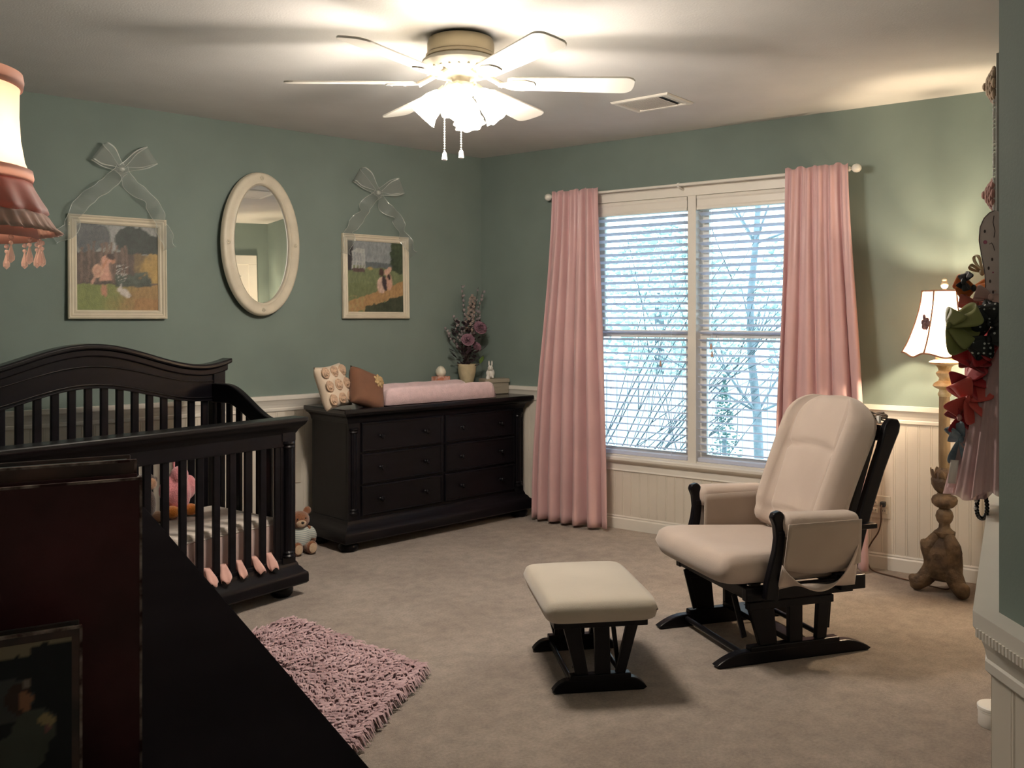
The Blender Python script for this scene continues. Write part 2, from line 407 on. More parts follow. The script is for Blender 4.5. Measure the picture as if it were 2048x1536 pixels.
# ------------------------------------------------------------------ curtain rod and curtains
rod = thing('curtain_rod', 'thin white curtain rod with round finials above the window', 'curtain rod', (0, 0, 0), A_R)
ROFF, RZ = -.085, 2.108
mb = MB(); mb.tube([(.66, ROFF, RZ), (1.56, ROFF, RZ)], .0075, 10); mb.tube([(1.55, ROFF, RZ), (2.555, ROFF, RZ)], .0092, 10); mb.build('rod', M['trim'], rod, smooth=35)
for x, s in ((.66, -1), (2.555, 1)):
    T = Matrix.Rotation(s*PI/2, 3, 'Y')
    mb = MB(); mb.lathe([(.010, -.012), (.014, -.006), (.014, 0), (.008, .004), (.008, .010), (.014, .013), (.021, .022), (.0235, .035), (.020, .048), (.010, .057), (0, .059)], (x, ROFF, RZ), 18, T=T)
    mb.build('finial', M['trim'], rod, smooth=35)
for x in (.72, 1.56, 2.50):
    mb = MB(); mb.box(x-.012, x+.012, -.006, 0, RZ-.05, RZ+.02); mb.tube([(x, -.004, RZ-.02), (x, -.05, RZ-.022), (x, ROFF, RZ-.012)], .006, 8)
    mb.tube([(x, ROFF-.012, RZ), (x, ROFF, RZ-.0125), (x, ROFF+.012, RZ)], .004, 6); mb.tube([(x-.007, ROFF, RZ), (x+.007, ROFF, RZ)], .0125, 12)
    mb.build('bracket', M['trim'], rod, smooth=35)

def curtain(label, top, bot, n, seed, hem, flare=0):
    rnd = random.Random(seed)
    ph = [rnd.uniform(-1.3, 1.3) for _ in range(n*2+3)]; am = [rnd.uniform(.35, 1.35) for _ in range(n*2+3)]
    ztop = 2.135
    def pt(u, v):
        # u across, v down
        z = lerp(ztop, hem, v)
        x = lerp(lerp(top[0], top[1], u), lerp(bot[0], bot[1], u), smoothstep(v**.85))
        k = u*n; i = int(k)
        A = lerp(.024, .060, smoothstep(v*1.6))*lerp(am[i], am[i+1], k-i)
        w = 2*PI*k + lerp(ph[i], ph[i+1], k-i)*smoothstep(v*1.3)
        off = ROFF - .031 + A*math.sin(w)*(.72) + .007*math.sin(2.3*w+1.3*v*3+seed)*(1-v*.4)
        off = min(off, -.022) - .022*smoothstep(v)
        x += .010*math.cos(w)*smoothstep(v*2)
        if v > .97: off -= .004*math.sin(9*u+seed)
        zz = z + (.006*math.sin(w)+.004*math.sin(23*u+seed) if v < .02 else 0)
        return (x, off, zz)
    t = thing('curtain', label, 'curtain', (0, 0, 0), A_R, 'pink curtains on the window rod')
    mb = MB(); mb.grid(n*14+1, 46, pt); mb.build('curtain_panel', M['curtain'], t, smooth=True, solid=.003, recalc=False)
    return t
curtain('pink floor-length curtain hanging on the rod end beside the dresser', (.676, 1.018), (.535, 1.105), 6, 3, .018)
curtain('pink floor-length curtain hanging behind the glider chair', (2.214, 2.556), (2.165, 2.66), 5, 8, .012)

# ------------------------------------------------------------------ outlets
def outlet(org, rot, x, z, label, plug, two=True):
    t = thing('wall_outlet', label, 'outlet', (*org, 0), rot)
    y0 = -.011
    MB().box(x-.057, x+.057, y0-.006, y0, z-.06, z+.06).build('cover_plate', M['plastic'], t, bevel=.004)
    xs = (x-.024, x+.024) if two else (x,)
    for xx in xs:
        for zz in ((z-.02, z+.02) if two else (z,)):
            mb = MB(); mb.cbox((xx, y0-.007, zz), (.030 if two else .012, .004, .026 if two else .012)); rc = mb.build('receptacle', M['plastic'], t, bevel=.003)
            mb = MB()
            if two:
                mb.cbox((xx-.006, y0-.0095, zz+.003), (.002, .002, .008)); mb.cbox((xx+.006, y0-.0095, zz+.003), (.002, .002, .008))
            else: mb.lathe([(.005, 0), (.005, .006), (0, .006)], (xx, y0-.008, zz), 10, T=Matrix.Rotation(R(90), 3, 'X'))
            mb.build('slot', M['black'], rc)
    return t
outlet(O, A_R, 2.685, .325, 'ivory outlet plate with the floor lamp plug, behind the glider', True)
outlet(O, 0, -1.46, .395, 'ivory cable outlet plate on the wall between crib and dresser', False, two=False)

# ------------------------------------------------------------------ pictures with ribbon bows
def in_poly(p, x, z): return False
def ell_in(x, z, cx, cz, rx, rz, a=0):
    dx, dz = x-cx, z-cz; c, s = math.cos(a), math.sin(a); u, w = dx*c+dz*s, -dx*s+dz*c
    return (u/rx)**2+(w/rz)**2 < 1
def nz(x, z, k, s=0): return noise.noise(V((x*k+s, z*k, s*1.7)))
def paint_garden(x, z):
    """x, z in 0..1 over the painting"""
    x, z = x+.014*nz(x, z, 13, 31)+.006*nz(x, z, 40, 3), z+.014*nz(x, z, 13, 35)+.006*nz(x, z, 40, 7)
    n = nz(x, z, 9, 1)*.5+nz(x, z, 26, 2)*.5
    c = V((.155, .185, .05))                                  # lawn
    if z < .30: c = c.lerp(V((.27, .165, .06)), smoothstep((x-.30+.3*(.25-z)+.12*n)/.5))
    if z < .14 and x > .7: c = c.lerp(V((.30, .15, .055)), .6)
    if .30 <= z: c = V((.075, .055, .045))+V((.03, .02, .015))*n*2
    if .32 <= z < .68 and x > .70: c = V((.15, .105, .05)).lerp(V((.36, .235, .07)), smoothstep((x-.74+.2*n)/.2))
    if z >= .68+.05*n:
        c = V((.25, .26, .25)) + V((1, 1, 1))*.05*n
        if ell_in(x, z, .14, .85, .16, .2) or ell_in(x, z, .30, .86, .1, .14): c = V((.085, .095, .10))+V((1, 1, 1))*.05*n
        if ell_in(x, z, .70, .82, .24, .18+.04*n) or ell_in(x, z, .95, .78, .2, .12): c = V((.02, .032, .028))+V((1, 1, 1))*.02*n
    if .32 < z < .80 and x < .66:                                 # fence pickets
        for px, w, t in ((.06,.012,.72),(.135,.012,.76),(.215,.012,.80),(.29,.016,.78),(.36,.02,.81),(.42,.018,.80),(.475,.012,.77),(.54,.012,.74),(.605,.014,.77)):
            if abs(x-px-.012*math.sin(z*7+px*30)) < w and z < t: c = V((.15, .10, .075))+V((.05, .04, .03))*n
    if .28 < z < .45 and .46 < x < .92 and n > -.25+(z-.36)*4: c = V((.045, .06, .045))+V((.03, .04, .03))*n*2
    if .34 < z < .55 and .48 < x < .62 and nz(x, z, 60, 5) > .34: c = V((.55, .52, .48))
    # a girl in a pale dress bending to a white rabbit
    pink, skin, hair = V((.50, .27, .20)), V((.42, .20, .12)), V((.035, .02, .015))
    if ell_in(x, z, .305, .235, .022, .07) or ell_in(x, z, .335, .225, .02, .07): c = skin
    if abs(x-.345) < .045+.55*max(0, .52-z)*.28 and .34 < z < .55: c = pink+V((.06, .04, .03))*n*2
    if ell_in(x, z, .35, .585, .07, .05, .5): c = pink
    if ell_in(x, z, .25, .455, .075, .075): c = V((.50, .30, .21)) if not ell_in(x, z, .25, .455, .05, .05) or ell_in(x, z, .25, .455, .028, .028) else V((.44, .24, .17))
    if ell_in(x, z, .195, .35, .014, .06, -.35): c = V((.48, .27, .2))
    if ell_in(x, z, .335, .54, .014, .065, -.5): c = skin
    if ell_in(x, z, .43, .575, .028, .038): c = skin
    if ell_in(x, z, .405, .625, .05, .035, -.2): c = hair
    if ell_in(x, z, .585, .205, .075, .04, -.55) or ell_in(x, z, .515, .25, .032, .03) or ell_in(x, z, .525, .285, .012, .03, -.3): c = V((.50, .45, .41))+V((.1, .1, .1))*n
    return c
def paint_path(x, z):
    x, z = x+.014*nz(x, z, 13, 21)+.006*nz(x, z, 40, 3), z+.014*nz(x, z, 13, 25)+.006*nz(x, z, 40, 7)
    n = nz(x, z, 8, 11)*.5+nz(x, z, 24, 12)*.5
    c = V((.14, .17, .085))+V((.04, .04, .02))*n
    if z > .66: c = V((.235, .26, .27))+V((1, 1, 1))*.05*n
    if .63 < z < .705+.02*n: c = V((.10, .12, .13)) if x > .3 else c
    if z < .40: c = c.lerp(V((.12, .14, .06)), .5)
    k = z-(.08+.30*x)
    if abs(k+.04+.03*n) < .10 and x > .02: c = V((.33, .20, .09))+V((.07, .05, .03))*n
    if z < .10+.12*smoothstep((x-.45)/.5)+.05*n and x > .3: c = V((.03, .04, .022))+V((.03, .03, .02))*n
    if z < .22 and x < .3 and n > 0: c = V((.30, .22, .10))
    if x > .70 and z > .62-.25*(x-.7)+.04*n and (x-.70)*1.3+.1*n > .06+.25*abs(z-.8): c = V((.035, .055, .03))+V((.03, .04, .02))*n*1.5
    if z > .58 and x < .1: c = V((.03, .03, .035))
    for px in (.09, .15, .20, .255, .295):
        if abs(x-px) < .011 and .60 < z < .86: c = V((.40, .41, .40))
    if .07 < x < .31 and (.835 < z < .86 or .70 < z < .715 or ell_in(x, z, .22, .87, .09, .03)): c = V((.38, .39, .38))
    if .09 < x < .3 and .56 < z < .62: c = V((.08, .05, .05))
    if ell_in(x, z, .40, .615, .05, .025): c = V((.35, .25, .1))
    pk = V((.50, .30, .23))
    if ell_in(x, z, .74, .43, .06, .12): c = pk
    if ell_in(x, z, .70, .575, .05, .05) or ell_in(x, z, .745, .61, .045, .045): c = V((.52, .33, .25))
    if ell_in(x, z, .60, .38, .085, .12): c = V((.52, .37, .30))
    if ell_in(x, z, .655, .41, .045, .12, .15): c = V((.03, .02, .025))
    if ell_in(x, z, .74, .50, .03, .045, .5): c = V((.03, .02, .02))
    if ell_in(x, z, .60, .565, .04, .055): c = V((.06, .03, .025))
    return c
def brush(fn, x, z):
    c = (V(fn(x, z))*2+V(fn(x+.012, z+.006))+V(fn(x-.012, z-.006)))/4; k = 1+.26*nz(x, z*.6, 34, 51)+.16*nz(x, z, 70, 53)
    return tuple(max(.004, q*k) for q in c)
PAINT = mat('oil_paint_canvas', (.3, .3, .3), .55, attr='col', bump=.15, bscale=150)
def picture(name, label, x, z, w, h, fw, fn, tilt=0):
    t = thing(name, label, 'picture', (x, -.004, z), (R(-1.5), 0, 0), 'framed paintings on the green wall')
    prof = [(-fw, 0), (-fw, .020), (-fw*.86, .024), (-fw*.72, .018), (-fw*.58, .021), (-fw*.40, .014), (-fw*.2, .017), (-.001, .011), (0, .008), (0, 0)]
    mb = MB(); a, b = w/2-fw, h/2-fw
    mb.sweep([(-p, q) for p, q in prof], [(-a, 0, -b), (a, 0, -b), (a, 0, b), (-a, 0, b)], closed=True, up=(0, -1, 0)); mb.build('frame', M['cream'], t)
    mb = MB(); n = 120
    mb.grid(n+1, n+1, lambda u, v: (lerp(-a-.004, a+.004, u), -.006, lerp(-b-.004, b+.004, v)))
    o = mb.build('painting', PAINT, t, recalc=False); setcols(o, lambda c: brush(fn, (c.x+a)/(2*a), (c.z+b)/(2*b)))
    MB().box(-w/2+.01, w/2-.01, -.004, 0, -h/2+.01, h/2-.01).build('backing_board', M['suede2'], t)
    return t
picture('framed_painting', 'cream-framed painting of a girl in pink with a white rabbit', -2.46, 1.582, .50, .535, .045, paint_garden)
picture('framed_painting', 'cream-framed painting of two figures on a garden path', -.872, 1.582, .495, .53, .042, paint_path)

def ribbon(mb, path, width, side, wav=.008, seed=0, N=None):
    """a strip of ribbon along path, its width along the vectors side[i]; slot 0 sheer, slot 1 wired edges"""
    n = len(path); L, Rr = [], []
    rows = []
    for i in range(n):
        p = V(path[i]); s = V(side[i]).normalized()*width/2
        rows.append([p-s, p-s*.91, p, p+s*.91, p+s])
    g = [[mb.v(q) for q in r] for r in rows]
    for i in range(n-1):
        for j in range(4): mb.f([g[i][j], g[i+1][j], g[i+1][j+1], g[i][j+1]], 1 if j in (0, 3) else 0)
def bow(label, x, z, pts_l, pts_r, loops, tails):
    t = thing('ribbon_bow', label, 'ribbon bow', (x, -.012, z), 0, 'sheer ribbon bows above the paintings')
    mats = [M['organza'], M['organza_edge']]
    for (ex, ez, w) in loops:
        mb = MB(); path, side = [], []
        for i in range(21):
            a = i/20; r = math.sin(PI*a)
            d = V((ex, 0, ez)); L = d.length; d.normalize(); pr = V((-d.z, 0, d.x))
            s = math.sin(PI*min(1, a*1.0)); along = L*(1-abs(2*a-1)**1.6)
            path.append(d*along + V((0, -.012-.035*s*(1 if a < .5 else -.35)-.01, 0)) + pr*(.012*(2*a-1)))
            side.append(pr*(1) + V((0, .35*math.sin(2*PI*a), 0)))
        rows = []
        ww = [w*(.25+.75*smoothstep(math.sin(PI*i/20)*1.25)) for i in range(21)]
        n = 21
        g = []
        for i in range(n):
            s = side[i].normalized()*ww[i]/2; p = path[i]
            g.append([mb.v(q) for q in (p-s, p-s*.88, p, p+s*.88, p+s)])
        for i in range(n-1):
            for j in range(4): mb.f([g[i][j], g[i+1][j], g[i+1][j+1], g[i][j+1]], 1 if j in (0, 3) else 0)
        mb.build('loop', mats, t, smooth=True, recalc=False)
    for tl, w in tails:
        mb = MB(); P = [V((a, -.01, b)) for a, b in tl]; path, side = [], []
        for k in range(len(P)-1):
            for q in range(8):
                f = q/8; p0 = P[max(k-1, 0)]; p1 = P[k]; p2 = P[k+1]; p3 = P[min(k+2, len(P)-1)]
                path.append(.5*((2*p1)+(p2-p0)*f+(2*p0-5*p1+4*p2-p3)*f*f+(3*p1-p0-3*p2+p3)*f**3))
        path.append(P[-1])
        for i, p in enumerate(path):
            d = path[min(i+1, len(path)-1)]-path[max(i-1, 0)]; a = i*.55
            pr = V((-d.z, 0, d.x)).normalized()
            side.append(pr + V((0, .55*math.sin(a), 0))); path[i] = p+V((0, -.010-.010*math.sin(a*1.1), 0))
        ribbon(mb, path, w, side)
        mb.build('tail', mats, t, smooth=True, recalc=False)
    mb = MB(); mb.ell((0, -.02, 0), (.018, .014, .015), 12, 8); mb.build('knot', M['organza_edge'], t, smooth=True)
    return t
# offsets in metres from the knot: x right, z up
bow('silver ribbon bow draped over the girl and rabbit painting', -2.45, 2.100, 0, 0,
    [(-.120, .080, .115), (.150, .088, .105)],
    [([(0, 0), (-.06, -.075), (-.145, -.145), (-.225, -.235), (-.250, -.330), (-.330, -.375)], .076),
     ([(0, 0), (.055, -.085), (.150, -.155), (.195, -.25), (.225, -.325), (.255, -.405)], .076)])
bow('silver ribbon bow draped over the garden path painting', -.868, 2.118, 0, 0,
    [(-.155, .100, .11), (.160, .058, .105)],
    [([(0, 0), (-.09, -.09), (-.125, -.16), (-.200, -.235), (-.215, -.30), (-.235, -.40)], .076),
     ([(0, 0), (.05, -.085), (.14, -.14), (.17, -.22), (.215, -.30), (.275, -.385)], .076)])

# ------------------------------------------------------------------ oval mirror
mr = thing('oval_mirror', 'cream oval mirror hanging between the two framed paintings', 'mirror', (-1.665, -.034, 1.748), (R(-1.5), 0, R(5)))
a, b = .253, .418
def ov(u, r, y): th = 2*PI*u; return (( a+r)*math.cos(th), y, (b+r)*math.sin(th))
mb = MB(); prof = [(0, .012), (-.004, -.010), (-.010, -.017), (-.022, -.019), (-.040, -.015), (-.056, -.013), (-.066, -.017), (-.074, -.012), (-.077, -.004), (-.077, .012)]
mb.grid(72, len(prof), lambda u, v: ov(u, *prof[round(v*(len(prof)-1))]), cu=True, cv=False)
mb.build('frame', M['cream'], mr, smooth=50)
mb = MB(); c = mb.v((0, .002, 0)); ring = [mb.v(ov(i/72, -.072, .002)) for i in range(72)]; bk = [mb.v(ov(i/72, -.072, .008)) for i in range(72)]; c2 = mb.v((0, .008, 0))
for i in range(72): j = (i+1) % 72; mb.f([c, ring[i], ring[j]]); mb.f([c2, bk[j], bk[i]]); mb.f([ring[i], bk[i], bk[j], ring[j]])
mb.build('mirror_glass', mat('silvered_mirror', (.86, .88, .86), .01, metal=1.), mr)
for u in (0, .25, .5, .75):
    p = ov(u, -.035, -.018); mb = MB()
    for k in range(6): mb.ell((p[0]+.009*math.cos(k*PI/3), p[1], p[2]+.009*math.sin(k*PI/3)), (.005, .003, .005), 8, 5)
    mb.ell((p[0], p[1]-.002, p[2]), .004, 8, 5); mb.build('rosette', M['cream'], mr, smooth=True)
# ------------------------------------------------------------------ long dresser
DW, DD, DT = 1.487, .445, .806
ds = thing('dresser', 'long dark six-drawer dresser against the green wall', 'dresser', (-1.414, -.547, 0), 2.763)
def moulding(mb, prof, x0, x1, y0, y1, back=True):
    """profile (out, z) swept round front and two sides of a rectangle (front at y0)"""
    mb.sweep(prof, [(x0, y1, 0), (x0, y0, 0), (x1, y0, 0), (x1, y1, 0)], up=(0, 0, 1))
ins = .055
mb = MB(); mb.box(ins, DW-ins, ins+.012, DD-.01, .10, .745); mb.build('carcass', M['dark'], ds, bevel=.002)
mb = MB(); mb.box(0, DW, 0, DD, DT-.026, DT); mb.build('top', M['dark2'], ds, bevel=.006)
mb = MB(); moulding(mb, [(-.01, DT-.03-.055), (.004, DT-.03-.055), (.008, DT-.03-.045), (.012, DT-.03-.03), (.026, DT-.03-.015), (.042, DT-.03-.006), (.046, DT-.026), (-.01, DT-.026)], ins, DW-ins, ins, DD-.01); mb.build('cornice', M['dark'], ds, smooth=40)
mb = MB(); moulding(mb, [(-.02, .17), (.004, .17), (.010, .158), (.012, .148), (.024, .138), (.032, .125), (.050, .112), (.054, .10), (.054, .06), (.046, .052), (-.02, .052)], ins, DW-ins, ins, DD-.01); mb.build('base_moulding', M['dark'], ds, smooth=40)
for x in (.07, DW-.07):
    for y in (.075, DD-.08):
        mb = MB(); mb.lathe([(.030, .060), (.046, .052), (.058, .034), (.056, .016), (.044, 0)], (x, y, 0), 20); mb.build('bun_foot', M['dark'], ds, smooth=50)
for x in (ins+.038, DW-ins-.038):
    mb = MB(); mb.box(x-.037, x+.037, ins-.004, ins+.02, .165, .21); mb.box(x-.037, x+.037, ins-.004, ins+.02, .69, .745)
    def flut(ang, k): return 1-.07*abs(math.sin(7*ang))
    mb.lathe([(.034, .205), (.034, .215), (.028, .222), (.031, .230), (.026, .238), (.026, .662), (.031, .670), (.028, .678), (.034, .685), (.034, .695)], (x, ins+.012, 0), 56, mod=lambda a, k: flut(a, k) if k in (4, 5) else 1)
    mb.build('pilaster', M['dark'], ds, smooth=35)
MB().box(ins, DW-ins, ins, ins+.02, .165, .735).build('face_frame', M['dark'], ds)
cols = ((ins+.085, DW/2-.012), (DW/2+.012, DW-ins-.085)); rows = ((.188, .360), (.370, .542), (.552, .722))
for a, b in cols:
    for c, d in rows:
        mb = MB(); n = 7
        prof = [(-.001, .004), (-.001, -.010), (.004, -.0135), (.010, -.0145), (.016, -.0125)]
        mb.box(a, b, ins-.010, ins+.004, c, d); mb.sweep([(0, 0), (0, .004), (.006, .005), (.012, 0)], [(a+.012, ins-.010, c+.012), (b-.012, ins-.010, c+.012), (b-.012, ins-.010, d-.012), (a+.012, ins-.010, d-.012)], closed=True, up=(0, -1, 0))
        dw = mb.build('drawer', M['dark'], ds, bevel=.003)
        for q in (.22, .78):
            mb = MB(); mb.lathe([(.010, 0), (.010, .003), (.0055, .007), (.0055, .014), (.013, .020), (.0145, .027), (.010, .033), (0, .035)], (lerp(a, b, q), ins-.010, (c+d)/2), 14, T=Matrix.Rotation(R(90), 3, 'X')); mb.build('knob', M['dark'], dw, smooth=40)

def on_dresser(x, y, z=DT):
    c, s = math.cos(R(2.763)), math.sin(R(2.763)); return (-1.414+c*x-s*y, -.547+s*x+c*y, z)

# changing pad: contoured, two long bolsters
cp = thing('changing_pad', 'pink contoured changing pad lying on the dresser', 'changing pad', on_dresser(.735, .192, DT+.001), 2.4)
L, Wd = .86, .335
def padtop(u, v):
    x = (u-.5)*L; y = (v-.5)*Wd
    e = abs(2*v-1); hgt = .050 + .062*smoothstep((e-.30)/.62)
    edge = (1-abs(2*v-1)**14)**.5 if abs(2*v-1) < 1 else 0
    ed2 = (1-abs(2*u-1)**22)**.5 if abs(2*u-1) < 1 else 0
    z = hgt*edge**.7*ed2**.6
    z += .0016*math.sin(38*x+9*y)*edge*ed2
    return (x+.006*(2*u-1)*(1-ed2), y, max(z, .004))
mb = MB(); g = mb.grid(40, 40, padtop)
mb.grid(40, 40, lambda u, v: (padtop(u, v)[0], padtop(u, v)[1], .001 if 0 < u < 1 and 0 < v < 1 else .004))
mb.build('pad_cover', M['padpink'], cp, smooth=True, doubles=.0012)
mb = MB(); mb.grid(6, 30, lambda u, v: (-L/2-.004+.028*u, (v-.5)*Wd*.80, .010+.034*(1-abs(2*v-1)**3)*(.3+.7*u)))
mb.build('side_gusset', M['padpink'], cp, smooth=True, solid=.004)

# two small cushions leaning at the left end
def rosette(mb, c, r, T):
    for k in range(3):
        rr = r*(1-.28*k); pts = [V(c)+T@V((rr*.72*math.cos(2*PI*i/14+k), rr*.72*math.sin(2*PI*i/14+k), .003+.004*k+.002*math.sin(3*2*PI*i/14+k))) for i in range(14)]
        mb.tube(pts, r*.19, 6, closed=True, flat=.6)
    mb.ell(V(c)+T@V((0, 0, .012)), (r*.25, r*.25, .006), 8, 6, T)
    mb.ell(V(c)+T@V((0, 0, .002)), (r*.95, r*.95, .006), 14, 6, T)
pm = mat('champagne_linen', (.64, .52, .40), .8, var=.05, sheen=.2); rm = mat('champagne_satin_rosette', (.46, .31, .21), .6, var=.2, vscale=40, sheen=.1)
p1 = thing('throw_pillow', 'small cream pillow with beige fabric rosettes on the dresser end', 'pillow', on_dresser(.008, .135, DT+.125), (R(72), R(-4), R(24)))
o = cushion(.245, .255, .085).build('cover', pm, p1, smooth=True, doubles=.0008)
for i in range(3):
    for j in range(3):
        mb = MB(); x, y = (i-1)*.078, (j-1)*.078
        zz = .0425*max(0, (1-abs(2*x/.245)**4.5)*(1-abs(2*y/.255)**4.5))**.5
        rosette(mb, (x, y, zz-.002), .037, Matrix.Identity(3)); mb.build('rosette', rm, p1, smooth=True)
bm_ = mat('brown_velvet', (.150, .066, .036), .85, var=.12, vscale=6, sheen=.08); gm = mat('gold_fabric_flower', (.45, .31, .15), .7, var=.15, vscale=30)
p2 = thing('throw_pillow', 'small brown pillow with a gold fabric flower beside the pink changing pad', 'pillow', on_dresser(.215, .105, DT+.098), (R(66), R(20), R(8)))
cushion(.25, .235, .10).build('cover', bm_, p2, smooth=True, doubles=.0008)
mb = MB()
for k in range(2):
    for i in range(7):
        a = 2*PI*i/7+k*.4; r = .026-.010*k; mb.ell((.055+r*math.cos(a), .055+r*math.sin(a), .046+.006*k), (.018, .012, .006), 8, 6, Matrix.Rotation(a, 3, 'Z'))
mb.ell((.055, .055, .056), .009, 8, 6); mb.build('fabric_flower', gm, p2, smooth=True)

# decorations on the far dresser end
bx = thing('keepsake_box', 'greige wooden box under the flower arrangement on the dresser corner', 'box', on_dresser(1.372, .272), -12)
bxm = mat('greige_wood', (.30, .26, .20), .7, var=.12, vscale=10, stretch=(1, 1, 6))
MB().box(-.088, .088, -.048, .048, .002, .075).build('body', bxm, bx, bevel=.004)
MB().box(-.093, .093, -.053, .053, .077, .105).build('lid', bxm, bx, bevel=.005)
pb = thing('trinket_box', 'small coral patterned box behind the changing pad', 'box', on_dresser(1.010, .400), 4)
pbm = mat('coral_print_paper', (.58, .22, .13), .6, col2=(.66, .40, .34), vscale=45, ramp=(.45, .55))
MB().box(-.052, .052, -.032, .032, .002, .095).build('body', pbm, pb, bevel=.003); MB().box(-.054, .054, -.034, .034, .097, .128).build('lid', pbm, pb, bevel=.003)
figm = mat('cream_ceramic', (.70, .66, .54), .35, var=.04)
f1 = thing('egg_figurine', 'cream egg-shaped figurine standing on the coral box', 'figurine', on_dresser(1.010, .400, DT+.128), 0)
mb = MB(); mb.lathe([(.016, 0), (.030, .008), (.036, .026), (.030, .048), (.017, .064), (0, .071)], n=18); mb.build('body', figm, f1, smooth=50)
mb = MB(); mb.lathe([(.020, 0), (.022, .004), (.016, .010)], n=16); mb.build('foot_ring', figm, f1, smooth=50)
f2 = thing('bunny_figurine', 'white bunny figurine sitting on the greige box', 'figurine', on_dresser(1.350, .285, DT+.105), -40)
mb = MB(); mb.ell((0, 0, .034), (.030, .034, .036)); mb.ell((0, -.024, .070), (.019, .022, .019)); mb.ell((.010, -.012, .102), (.006, .004, .022)); mb.ell((-.010, -.012, .102), (.006, .004, .022)); mb.ell((0, .036, .020), .012)
for s in (-1, 1): mb.ell((s*.016, -.03, .010), (.009, .016, .010))
mb.build('body', mat('white_bisque', (.75, .72, .66), .45), f2, smooth=True, remesh=.0028)
mb = MB()
for s in (-1, 1): mb.ell((s*.009, -.0425, .073), .0025, 8, 6)
mb.build('eye', M['black'], f2)
f3 = thing('thimble_figurine', 'tiny white figurine at the front edge of the greige box', 'figurine', on_dresser(1.305, .262, DT+.105), 0)
mb = MB(); mb.lathe([(.014, 0), (.013, .012), (.009, .022), (.011, .030), (.012, .042), (.007, .052), (0, .055)], n=14); mb.build('body', mat('white_bisque', (.75, .72, .66), .45), f3, smooth=50)

# flower arrangement in a footed pot
fl = thing('flower_arrangement', 'dried mauve flower arrangement in a cream pot in the room corner', 'flower arrangement', on_dresser(1.215, .372), 0)
pot = mat('cream_crackle_pot', (.52, .44, .28), .5, var=.12, vscale=20)
mb = MB(); mb.lathe([(.038, 0), (.042, .006), (.026, .02), (.024, .04), (.046, .09), (.060, .15), (.062, .185), (.066, .195), (.064, .205), (.056, .205), (.052, .17), (0, .16)], n=24); mb.build('pot', pot, fl, smooth=40)
rnd = random.Random(4)
stemM = mat('dark_stem', (.045, .035, .028), .8); leafM = mat('plum_foliage', (.040, .022, .030), .75, var=.2, vscale=30); budM = mat('grey_lavender_buds', (.235, .20, .205), .8, var=.2, vscale=40); rose = mat('mauve_silk_rose', (.20, .10, .135), .7, var=.14, vscale=25); grn = mat('green_leaf', (.10, .17, .03), .6); floret = mat('greige_florets', (.30, .235, .205), .8, var=.15, vscale=40)
mb = MB()
for i in range(170):                                  # foliage mass
    a, r = rnd.uniform(0, 2*PI), rnd.uniform(0, .10); z = rnd.uniform(.19, .48)
    c = V((r*math.cos(a)*(1+.8*(z-.2)/.2*.4), r*math.sin(a), z)); d = V((math.cos(a), math.sin(a), rnd.uniform(-.1, 1.1))).normalized(); s = d.cross(V((0, 0, 1))); s = (s if s.length > .1 else V((1, 0, 0))).normalized()
    L_, w_ = rnd.uniform(.03, .055), rnd.uniform(.010, .018)
    q = [mb.v(p) for p in (c, c+d*L_*.5+s*w_, c+d*L_, c+d*L_*.5-s*w_)]; mb.f(q)
mb.build('leaves', leafM, fl, solid=.001)
for (tx, tz, nb) in ((-.125, .53, 9), (-.145, .45, 8), (-.02, .735, 9), (.10, .70, 10), (.075, .665, 10), (-.075, .50, 7), (.045, .56, 8), (.085, .56, 9), (-.05, .46, 6), (.13, .725, 4)):
    mb = MB(); ty = rnd.uniform(-.05, .06); pts = []
    for i in range(9):
        f = i/8; pts.append(V((tx*f**1.25+.006*math.sin(5*f+tx*40), ty*f, .17+(tz-.17)*f)))
    mb.tube(pts, [.0028*(1-.6*i/8) for i in range(9)], 5); st = mb.build('stem', stemM, fl, smooth=True)
    mb = MB()
    for k in range(nb):
        f = .5+.5*(k+.7)/nb; i = min(7, int(f*8)); p = pts[i].lerp(pts[i+1], f*8-i) + V((rnd.uniform(-.010, .010), rnd.uniform(-.010, .010), 0)); s = rnd.uniform(.0065, .0105)
        mb.ell(p, (s, s, s*1.15), 8, 6)
        if rnd.random() < .5: mb.ell(p+V((rnd.uniform(-.011, .011), -.005, .006)), s*.7, 6, 5)
    mb.build('buds', budM, st, smooth=True)
mb = MB()                                             # tall greige floret spike
for k in range(34):
    f = k/33; z = lerp(.42, .665, f); r = .030*(1-.55*f); a = k*2.4
    p = V((.035*f+.0+r*math.cos(a), r*math.sin(a)-.02, z))
    for q in range(4): mb.ell(p+V((.007*math.cos(q*PI/2+a), .002, .007*math.sin(q*PI/2+a))), (.007, .004, .006), 6, 5)
mb.build('floret_spike', floret, fl, smooth=True)
def rose_at(c, r, rot):
    mb = MB(); T = Matrix.Rotation(rot, 3, 'Z') @ Matrix.Rotation(R(62), 3, 'X')
    for k in range(5):
        rr = r*(.25+.19*k); n = 5+k
        for i in range(n):
            a0 = 2*PI*i/n+k*.7; wd = 2*PI/n*.72
            mb.grid(6, 5, lambda u, v: V(c)+T@V((rr*(.45+.62*v)*math.cos(a0+(u-.5)*2*wd), rr*(.45+.62*v)*math.sin(a0+(u-.5)*2*wd), r*.85*(1-.17*k)*math.sin(v*PI/2)*(1-.35*(2*u-1)**2)-r*.35)))
    mb.ell(V(c)+T@V((0, 0, r*.15)), r*.2, 8, 6, T)
    return mb.build('rose', rose, fl, smooth=True, solid=.0012)
rose_at((-.058, -.085, .372), .042, R(-28)); rose_at((.062, -.07, .452), .045, R(-12)); rose_at((.045, -.055, .325), .030, R(-5))
